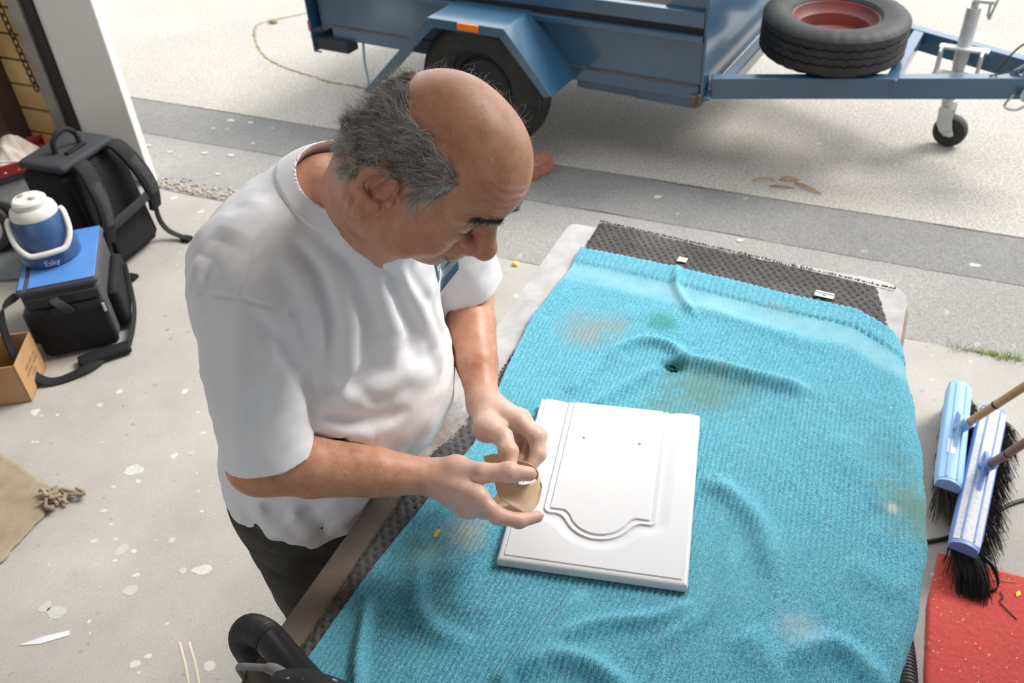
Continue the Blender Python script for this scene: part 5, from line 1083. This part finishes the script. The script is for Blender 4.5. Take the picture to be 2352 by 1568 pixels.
# ---------------------------------------------------------------- brooms, red carpet, hoses, sander
m_pale = M('pale_blue_plastic', (.26, .46, .72), .45, c2=(.24, .42, .66), ns=6); m_peri = M('periwinkle_plastic', (.15, .26, .62), .45, c2=(.13, .23, .55), ns=6)
m_dusty = M('dusty_plastic', (.55, .55, .55), .8, c2=(.40, .43, .52), ns=90, amt=(.32, .52)); m_wdl = M('bamboo', (.50, .33, .17), .5, c2=(.42, .26, .12), ns=12); m_wdb = M('brown_wood', (.23, .125, .085), .5, c2=(.17, .09, .06), ns=12)
m_brg = M('grey_bristle', (.13, .125, .12), .7, c2=(.06, .06, .06), ns=60); m_brb = M('black_bristle', (.012, .012, .013), .55)
def broom(name, label, ctr, L, W, rotz, tilt, mat, topmat, bris, handle, hmat, sock, flare, seed):
    T = thing(name, label, 'broom', ctr, rotz, 'brooms leaning beside the bench'); rs = random.Random(seed)
    R = Matrix.Rotation(math.radians(tilt), 3, 'Y')
    hd = MB(); n = 12; rings = []
    for i in range(n+1):
        y = (i/n-.5)*L; e = 1-.10*max(0, abs(2*i/n-1)-.9)*10
        rings.append([R @ Vector((x*W*e, y, z)) for x, z in ((-.5, -.016), (-.5, .004), (-.42, .013), (-.18, .020), (0, .022), (.18, .020), (.42, .013), (.5, .004), (.5, -.016))])
    h_ = hd.ring(rings).obj('head', mat, T, True, 40)
    pad = MB(); rings = []
    for i in range(n+1):
        y = (i/n-.5)*(L*.955); rings.append([R @ Vector((x*W*.86, y, z+.0012)) for x, z in ((-.5, .0115), (-.2, .0197), (0, .0217), (.2, .0197), (.5, .0115))])
    pad.ring(rings, False, False).obj('top_face', topmat, h_, True, 40)
    for x in (-.2, .2): MB().tube([R @ Vector((x*W, -L*.47, .0222)), R @ Vector((x*W, L*.47, .0222))], .0022, 6).obj('rib', mat, h_)
    rib = MB().prism([(-.10, 0), (.09, 0), (.02, .040), (-.005, .040)], R @ Vector((-.006, 0, .018)), R @ Vector((0, 1, 0)), R @ Vector((0, 0, 1)), R @ Vector((1, 0, 0)), .012).obj('socket_rib', mat, T, smooth=False, bevel=.002)
    hdv = Vector(handle).normalized(); Ri = Matrix.Rotation(-rotz, 3, 'Z'); hl = Ri @ hdv; s0 = R @ Vector(sock)
    MB().tube([s0-hl*.045, s0+hl*.03, s0+hl*.05], [.017, .0165, .018], 16).obj('socket', mat, T)
    pole = MB().tube([s0+hl*.02, s0+hl*1.28], .0118, 16).obj('handle', hmat, T)
    MB().tube([s0+hl*.16, s0+hl*.168], .0125, 14).obj('hose_clip', m_slate, pole)
    b = MB()
    for i in range(1500):
        y = rs.uniform(-.49, .49)*L; x = rs.uniform(-.36, .36)*W; p = R @ Vector((x, y, -.010)); e = (y/L*2)**5
        zlow = -ctr[2]+.002; d = Vector((flare*rs.uniform(.35, 1.0)+x*1.0, y*.05+e*.05*rs.random(), 0)); q = Vector((p.x+d.x, p.y+d.y, zlow+rs.uniform(0, .012))); m_ = (p+q)/2+Vector((d.x*.10, 0, .004))
        b.tube([p, m_, q], [.0013, .0012, .0008], 3, caps=False)
    o = b.obj('bristles', bris, T, True, 0); tag(o, kind='stuff'); return T
b1 = broom('broom', 'pale blue broom head with light bamboo handle and grey bristles', (.342, 2.275, .125), .452, .074, math.radians(-1), 8, m_pale, m_pale, m_brg, (.105, -.067, .255), m_wdl, (.004, -.005, .030), .055, 1)
MB().b2((-.018, -.115, .0215), (.004, -.055, .0235)).obj('label_sticker', m_plate, b1, smooth=False)
b2_ = broom('broom', 'dusty blue broom with brown handle and thick black bristles', (.420, 2.140, .110), .595, .080, math.radians(-5.5), 6, m_peri, m_dusty, m_brb, (.037, -.128, .23), m_wdb, (.004, .006, .030), .062, 2)
mb = MB(); rs = random.Random(9)
for k in range(420):
    p = Vector((rs.uniform(-.03, .035), -.285+rs.uniform(-.012, .01), -.02)); q = Vector((p.x*1.15+.050+rs.gauss(0, .007), -.345+rs.gauss(0, .016), -.108+rs.uniform(0, .018))); mb.tube([p, (p+q)/2+Vector((.006, -.012, .012)), q], [.0014, .0013, .0008], 3, caps=False)
tag(mb.obj('end_tuft', m_brb, b2_, True, 0), kind='stuff')
strip(smooth_path([(.03, -.24, -.05), (.085, -.27, -.06), (.105, -.31, -.09), (.06, -.33, -.103), (.04, -.315, -.10)], 6), .014, .003, (0, 0, 1)).obj('hang_strap', m_brb, b2_, True, 50)
# red carpet piece
m_red, nt, b = nmat('red_carpet'); co = coords(nt); b.inputs['Roughness'].default_value = .95; b.inputs['Specular IOR Level'].default_value = .1
c = ramp(nt, noise(nt, co, 480, 3, .7), [(.3, (.46, .042, .040)), (.5, (.66, .100, .085)), (.72, (.76, .20, .17))]); c = mixc(nt, math_(nt, 'MULTIPLY', ramp(nt, noise(nt, co, 6, 5, .6), [(.4, 0.), (.7, 1.)]), .35), c, (.60, .12, .10))
v = N(nt, 'TexVoronoi', {'feature': 'F1'}, Vector=co, Scale=95); rnd = N(nt, 'SeparateColor', Color=v.outputs['Color']).outputs[0]
c = mixc(nt, math_(nt, 'GREATER_THAN', math_(nt, 'MULTIPLY', math_(nt, 'SUBTRACT', rnd, .62, True), .55), v.outputs['Distance']), c, (.80, .62, .46)); nt.links.new(c, b.inputs['Base Color']); bump(nt, b, noise(nt, co, 600, 2, .8), .8, .003)
nx_, ny_ = 220, 180; A_, B_ = np.meshgrid(np.linspace(0, 1, nx_), np.linspace(0, 1, ny_), indexing='ij'); Yc = .95+.955*B_; xe_ = np.interp(Yc, [.9, 1.48, 1.70, 1.896, 2.0], [.352, .343, .332, .347, .35])+.002*wobble(Yc, 0, 60, 44)
Xc = xe_+(1.35-xe_)*A_; Yc = Yc-.02*(A_-.0)*B_+.003*wobble(Xc, 0, 50, 45)*(B_ > .98); ed = np.minimum(A_*1.0, (1-B_)*.95); Zc = .011*np.clip(.2+ed/.008, 0, 1)+RNG.normal(0, .0008, A_.shape)+.001*wobble(Xc, Yc, 10, 46)
o = grid_obj('red_carpet', np.stack([Xc, Yc, Zc], -1), m_red); tag(o, 'faded red carpet piece on the concrete right of the workbench', 'carpet')
for i, (x, y, mt, lab) in enumerate(((.455, 1.845, m_chip, 'yellow leaf fragment on the red carpet near the black bristles'), (.548, 1.83, m_chip, 'yellow pebble-like leaf bit at the right side of the red carpet'), (.435, 1.475, m_chip, 'yellow leaf at the bottom edge of the red carpet'))):
    o = MB().ring([[(-.010, -.002, 0), (-.010, .002, 0), (-.010, .002, .001), (-.010, -.002, .001)], [(0, -.006, .002), (0, .006, .002), (0, .006, .0035), (0, -.006, .0035)], [(.012, -.002, 0), (.012, .002, 0), (.012, .002, .001), (.012, -.002, .001)]]).obj('leaf_bit', mt); o.location = (x, y, .012); o.rotation_euler = (0, 0, i*1.3); tag(o, lab, 'leaf', 'leaf bits on the red carpet')
MB().tube(smooth_path([(.425, 1.86, .014), (.47, 1.855, .016), (.52, 1.862, .014), (.545, 1.87, .013)], 5), .0012, 5).obj('straw', m_wdl); tag(bpy.data.objects['straw'], 'thin dry straw lying on the red carpet by the bristles', 'straw')
MB().tube(smooth_path([(.505, 1.82, .013), (.512, 1.80, .015), (.505, 1.785, .014), (.545, 1.745, .013)], 5), .0016, 5).obj('thread', m_wire); tag(bpy.data.objects['thread'], 'dark kinked thread lying on the red carpet', 'thread')
# power cord across the floor
o = MB().tube(smooth_path([(.05, 1.78, .006), (.20, 1.87, .006), (.325, 1.938, .006), (.39, 1.99, .006), (.47, 2.09, .006), (.564, 2.194, .006), (.75, 2.30, .006), (1.1, 2.36, .006)], 8), .0055, 8).obj('extension_cord', m_wire); tag(o, 'black power cord running over the concrete beneath the brooms', 'cord')
def ribbed(path, r, pitch, name, mat, parent=None):
    P = smooth_path(path, 10); L = [0]
    for i in range(1, len(P)): L.append(L[-1]+(P[i]-P[i-1]).length)
    n = int(L[-1]/pitch*4); pts = []; rad = []
    for k in range(n+1):
        s = L[-1]*k/n; i = max(j for j in range(len(L)) if L[j] <= s+1e-9); i = min(i, len(P)-2); t = (s-L[i])/(L[i+1]-L[i]+1e-9); pts.append(P[i].lerp(P[i+1], t)); rad.append(r*(1+(.085 if k % 4 in (1, 2) else -.03)))
    return MB().tube(pts, rad, 20).obj(name, mat, parent, True, 30)
m_hose = M('hose_black', (.018, .018, .019), .5, c2=(.035, .034, .033), ns=20)
o = ribbed([(.262, 1.75, .03), (.268, 1.62, .032), (.290, 1.50, .034), (.305, 1.38, .034), (.30, 1.22, .034), (.27, 1.05, .034)], .026, .010, 'vacuum_hose', m_hose); tag(o, 'black ribbed vacuum hose on the floor right of the workbench', 'hose')
# sander with hose and cord at the near corner of the bench
sd = thing('power_sander', 'black dusty power sander with ribbed hose at the near bench corner', 'sander', (-.545, .482, BZ+.012))
lo3 = lambda L_: [Vector(p)-Vector((-.55, .50, BZ+.012)) for p in L_]
m_tool = M('dusty_black_plastic', (.020, .020, .024), .55, c2=(.42, .42, .42), ns=70, amt=(.30, .36), bs=120)
ribbed(lo3([(-.85, .64, .50), (-.848, .630, .66), (-.825, .606, .79), (-.785, .595, .862), (-.735, .580, .897), (-.700, .565, .905)]), .0225, .0062, 'ribbed_hose', m_hose, sd)
MB().tube(lo3([(-.712, .570, .904), (-.700, .565, .906), (-.655, .544, .912), (-.600, .520, .914), (-.54, .50, .915)]), [.0245, .0245, .024, .026, .028], 24).obj('hose_cuff', M('cuff_black', (.014, .014, .017), .4), sd)
MB().tube(lo3([(-.640, .494, .950), (-.622, .497, .951), (-.605, .50, .951), (-.566, .505, .946), (-.50, .506, .941), (-.42, .506, .936), (-.36, .50, .93)]), [.020, .026, .030, .031, .032, .034, .036], 28, sx=.95).obj('tool_body', m_tool, sd)
MB().lathe([(.002, .004), (.006, .004), (.0062, 0), (.002, -.002)], lo3([(-.585, .490, .978)])[0], (-.1, -.35, .9), 12).obj('screw', m_zinc, sd)
MB().lathe([(.002, -.015), (.055, -.015), (.062, 0), (.060, .012), (.03, .03)], lo3([(-.40, .49, .895)])[0], (0, 0, 1), 32).obj('sanding_pad', m_tool, sd)
m_crd = M('dusty_cord', (.16, .16, .16), .7, c2=(.26, .26, .255), ns=30)
MB().tube(lo3(smooth_path([(-.756, .535, .70), (-.746, .528, .83), (-.728, .512, .905), (-.712, .503, .938), (-.690, .503, .951), (-.665, .508, .956), (-.652, .510, .957)], 6)), .0052, 10).obj('sander_cord', m_crd, sd)
MB().tube(lo3(smooth_path([(-.665, .508, .957), (-.650, .509, .958), (-.630, .505, .955), (-.612, .502, .953)], 5)), [.0060, .0072, .0076, .0080, .0084, .0088, .0092, .0098, .0104, .011, .0115, .012, .0125, .013, .0135, .014][:16], 14).obj('strain_relief', m_crd, sd)
# ---------------------------------------------------------------- sandpaper in the hands, floor marks, leaves and weeds
m_sand = M('sandpaper_tan', (.76, .58, .42), .8, c2=(.70, .50, .34), ns=30, bs=900, bstr=.3)
crv = [P3(1112, 1052, 1.056), P3(1140, 1046, 1.062), P3(1175, 1056, 1.066), P3(1212, 1066, 1.068), P3(1234, 1082, 1.066), P3(1237, 1098, 1.062), P3(1226, 1112, 1.060), P3(1198, 1120, 1.062), P3(1166, 1112, 1.066), P3(1136, 1106, 1.072)]
path = smooth_path([Vector(p) for p in crv], 6)
dn = (Vector(P3(1168, 1170, 1.046))-Vector(P3(1150, 1108, 1.068)))
rows = []
for i, p in enumerate(path):
    t = i/(len(path)-1); w_ = float(np.interp(t, [0, .35, .48, .60, .70, .80, .90, 1.0], [.45, .50, .40, .42, .75, 1.0, .85, .55])); rows.append([tuple(p+dn*(s*w_)+Vector((0, 0, -.004*math.sin(s*PI)))) for s in np.linspace(-.10, 1.0, 9)])
o = grid_obj('sandpaper', np.array(rows), m_sand); md = o.modifiers.new('t', 'SOLIDIFY'); md.thickness = .0011; md.offset = 0
tag(o, 'folded tan sandpaper sheet pinched between the man\'s hands', 'sandpaper')
# paint splashes on the concrete: flat blobs, part of the floor
FL = bpy.data.objects['floor']; m_pw = M('dried_white_paint', (.56, .55, .52), .6, c2=(.47, .46, .435), ns=60); m_pg = M('thin_grey_paint', (.45, .44, .415), .8, c2=(.41, .40, .375), ns=50)
rs = random.Random(3)
def blob(x, y, r, z, mat, st=1.0, an=0.0, name='paint_splash', par=FL):
    n = 18; pts = []
    for k in range(n):
        a = 2*PI*k/n; q = r*.85*(1+.12*math.sin(a*2+r*900)+.09*math.sin(a*3+r*500)+.05*rs.gauss(0, 1)); u_, v_ = q*math.cos(a)*st, q*math.sin(a); pts.append((x+u_*math.cos(an)-v_*math.sin(an), y+u_*math.sin(an)+v_*math.cos(an)))
    return MB().prism(pts, (0, 0, z), (1, 0, 0), (0, 1, 0), (0, 0, 1), .0006).obj(name, mat, par, smooth=False)
for x, y, r in [(-2.042, 1.329, 0.03), (-1.995, 1.296, 0.01), (-1.573, 1.091, 0.022), (-1.721, 0.957, 0.02), (-1.848, 1.061, 0.02), (-2.383, 1.534, 0.012), (-2.467, 1.306, 0.006), (-2.453, 1.311, 0.006), (-2.011, 1.158, 0.008), (-2.055, 1.247, 0.007), (-2.541, 1.415, 0.006), (-2.49, 1.439, 0.007), (-1.838, 1.022, 0.007), (-1.811, 1.07, 0.01), (-1.742, 1.004, 0.009), (-1.909, 0.823, 0.02), (-1.867, 0.822, 0.025), (-1.756, 0.833, 0.006), (-1.544, 0.778, 0.014), (-1.527, 0.809, 0.01), (-1.95, 1.124, 0.006), (-1.952, 1.055, 0.009), (-1.915, 1.461, 0.012), (-1.961, 1.429, 0.014), (-1.719, 1.269, 0.006), (-1.73, 1.145, 0.012), (-1.625, 1.068, 0.012)]:
    blob(x, y, r, .0002, m_pg if r in (.02, .025, .012) else m_pw, rs.uniform(1, 1.5), rs.uniform(-.2, 1.0))
for k in range(70):
    blob(rs.uniform(-2.9, -1.0), rs.uniform(.6, 2.7), rs.choice((.003, .004, .005, .007)), .0002, rs.choice((m_pw, m_pg, m_pw)), rs.uniform(1, 1.8), rs.uniform(-.2, 1.0))
DA = bpy.data.objects['driveway_apron']; DR = bpy.data.objects['driveway']
for x, y in [(-4.193, 3.919), (-4.189, 3.799), (-5.153, 4.495), (-5.059, 4.479), (-4.643, 4.68), (-4.549, 4.458), (-3.659, 3.726), (-4.689, 4.16), (-0.723, 3.906), (-0.542, 3.921), (-0.355, 4.309)]: blob(x, y, rs.uniform(.008, .018), -.0005, m_pg, 1.3, .3, 'paint_splash', DR)
for x, y in [(-3.419, 3.634), (-3.293, 3.645), (-3.45, 3.521), (-3.126, 3.438), (-3.086, 3.093), (-3.663, 3.239), (-3.494, 3.214), (-3.302, 3.261), (-3.151, 3.284), (-.521, 3.326), (.385, 3.445), (-.953, 3.568)]: blob(x, y, rs.uniform(.007, .017), -.0035, m_pg, 1.6, .1, 'paint_splash', DA)
m_cr = M('cream_paint', (.62, .55, .40), .7)
for (xa, ya), (xb, yb) in (((-1.478, .876), (-1.372, .786)), ((-1.452, .885), (-1.340, .790))): strip(smooth_path([(xa, ya, .0006), ((xa+xb)/2+.004, (ya+yb)/2, .0006), (xb, yb, .0006)], 5), .006, .0008, (.7, .7, 0)).obj('paint_streak', m_cr, FL)
o = MB().prism([(-1.885, .700), (-1.83, .728), (-1.775, .778), (-1.785, .790), (-1.84, .748)], (0, 0, .0008), (1, 0, 0), (0, 1, 0), (0, 0, 1), .0015).obj('plastic_sliver', M('pale_plastic', (.66, .67, .72), .4), smooth=False); tag(o, 'pale pointed plastic sliver on the floor below the hessian sack', 'plastic scrap')
# dark smudges
m_sm = M('dark_smudge', (.25, .24, .225), .9, c2=(.30, .29, .275), ns=50)
for x, y, r in [(-2.45, 1.97, .012), (-2.40, 1.93, .010), (-2.52, 2.04, .009), (-2.36, 1.99, .008), (-2.60, 1.66, .012), (-2.55, 1.63, .010), (-2.2, 1.50, .008), (-2.3, 1.56, .007), (-2.05, 1.20, .006), (-2.1, .98, .008)]: blob(x, y, r*.6, .0003, m_sm, 1.6, .6, 'smudge')
# weeds in the joint, small leaves
m_grass = M('grass_green', (.20, .33, .06), .8, c2=(.30, .36, .08), ns=40); mb = MB()
for cx, sp_, n in ((.47, .045, 120), (.36, .03, 22), (.54, .02, 14)):
    for k in range(n):
        x = cx+rs.gauss(0, sp_); y = TH+rs.gauss(0, .010); p = Vector((x, y, -.005)); q = p+Vector((rs.gauss(0, .018), rs.gauss(0, .014), rs.uniform(.008, .028))); mb.tube([p, (p+q)/2+Vector((0, 0, .004)), q], [.0012, .001, .0003], 3, caps=False)
tag(mb.obj('weed_tuft', m_grass), 'small green weeds growing in the joint at the driveway edge', 'weeds', kind='stuff')
for i, (x, y, lab) in enumerate(((-1.343, 2.835, 'tiny yellow leaf on the floor joint behind the man\'s face'), (-4.12, 5.02, 'yellow green moss clump at the top end of the mossy crack'))):
    o = MB().lathe([(.003, 0), (.016, .004), (.012, .012), (.003, .016)], (0, 0, 0), (.2, .1, 1), 8).obj(['yellow_leaf', 'moss_clump'][i], m_chip if i == 0 else m_moss); o.location = (x, y, 0); o.scale = (1, 1, 1) if i == 0 else (2.2, 1.6, 1.5); tag(o, lab, ['leaf', 'moss'][i])
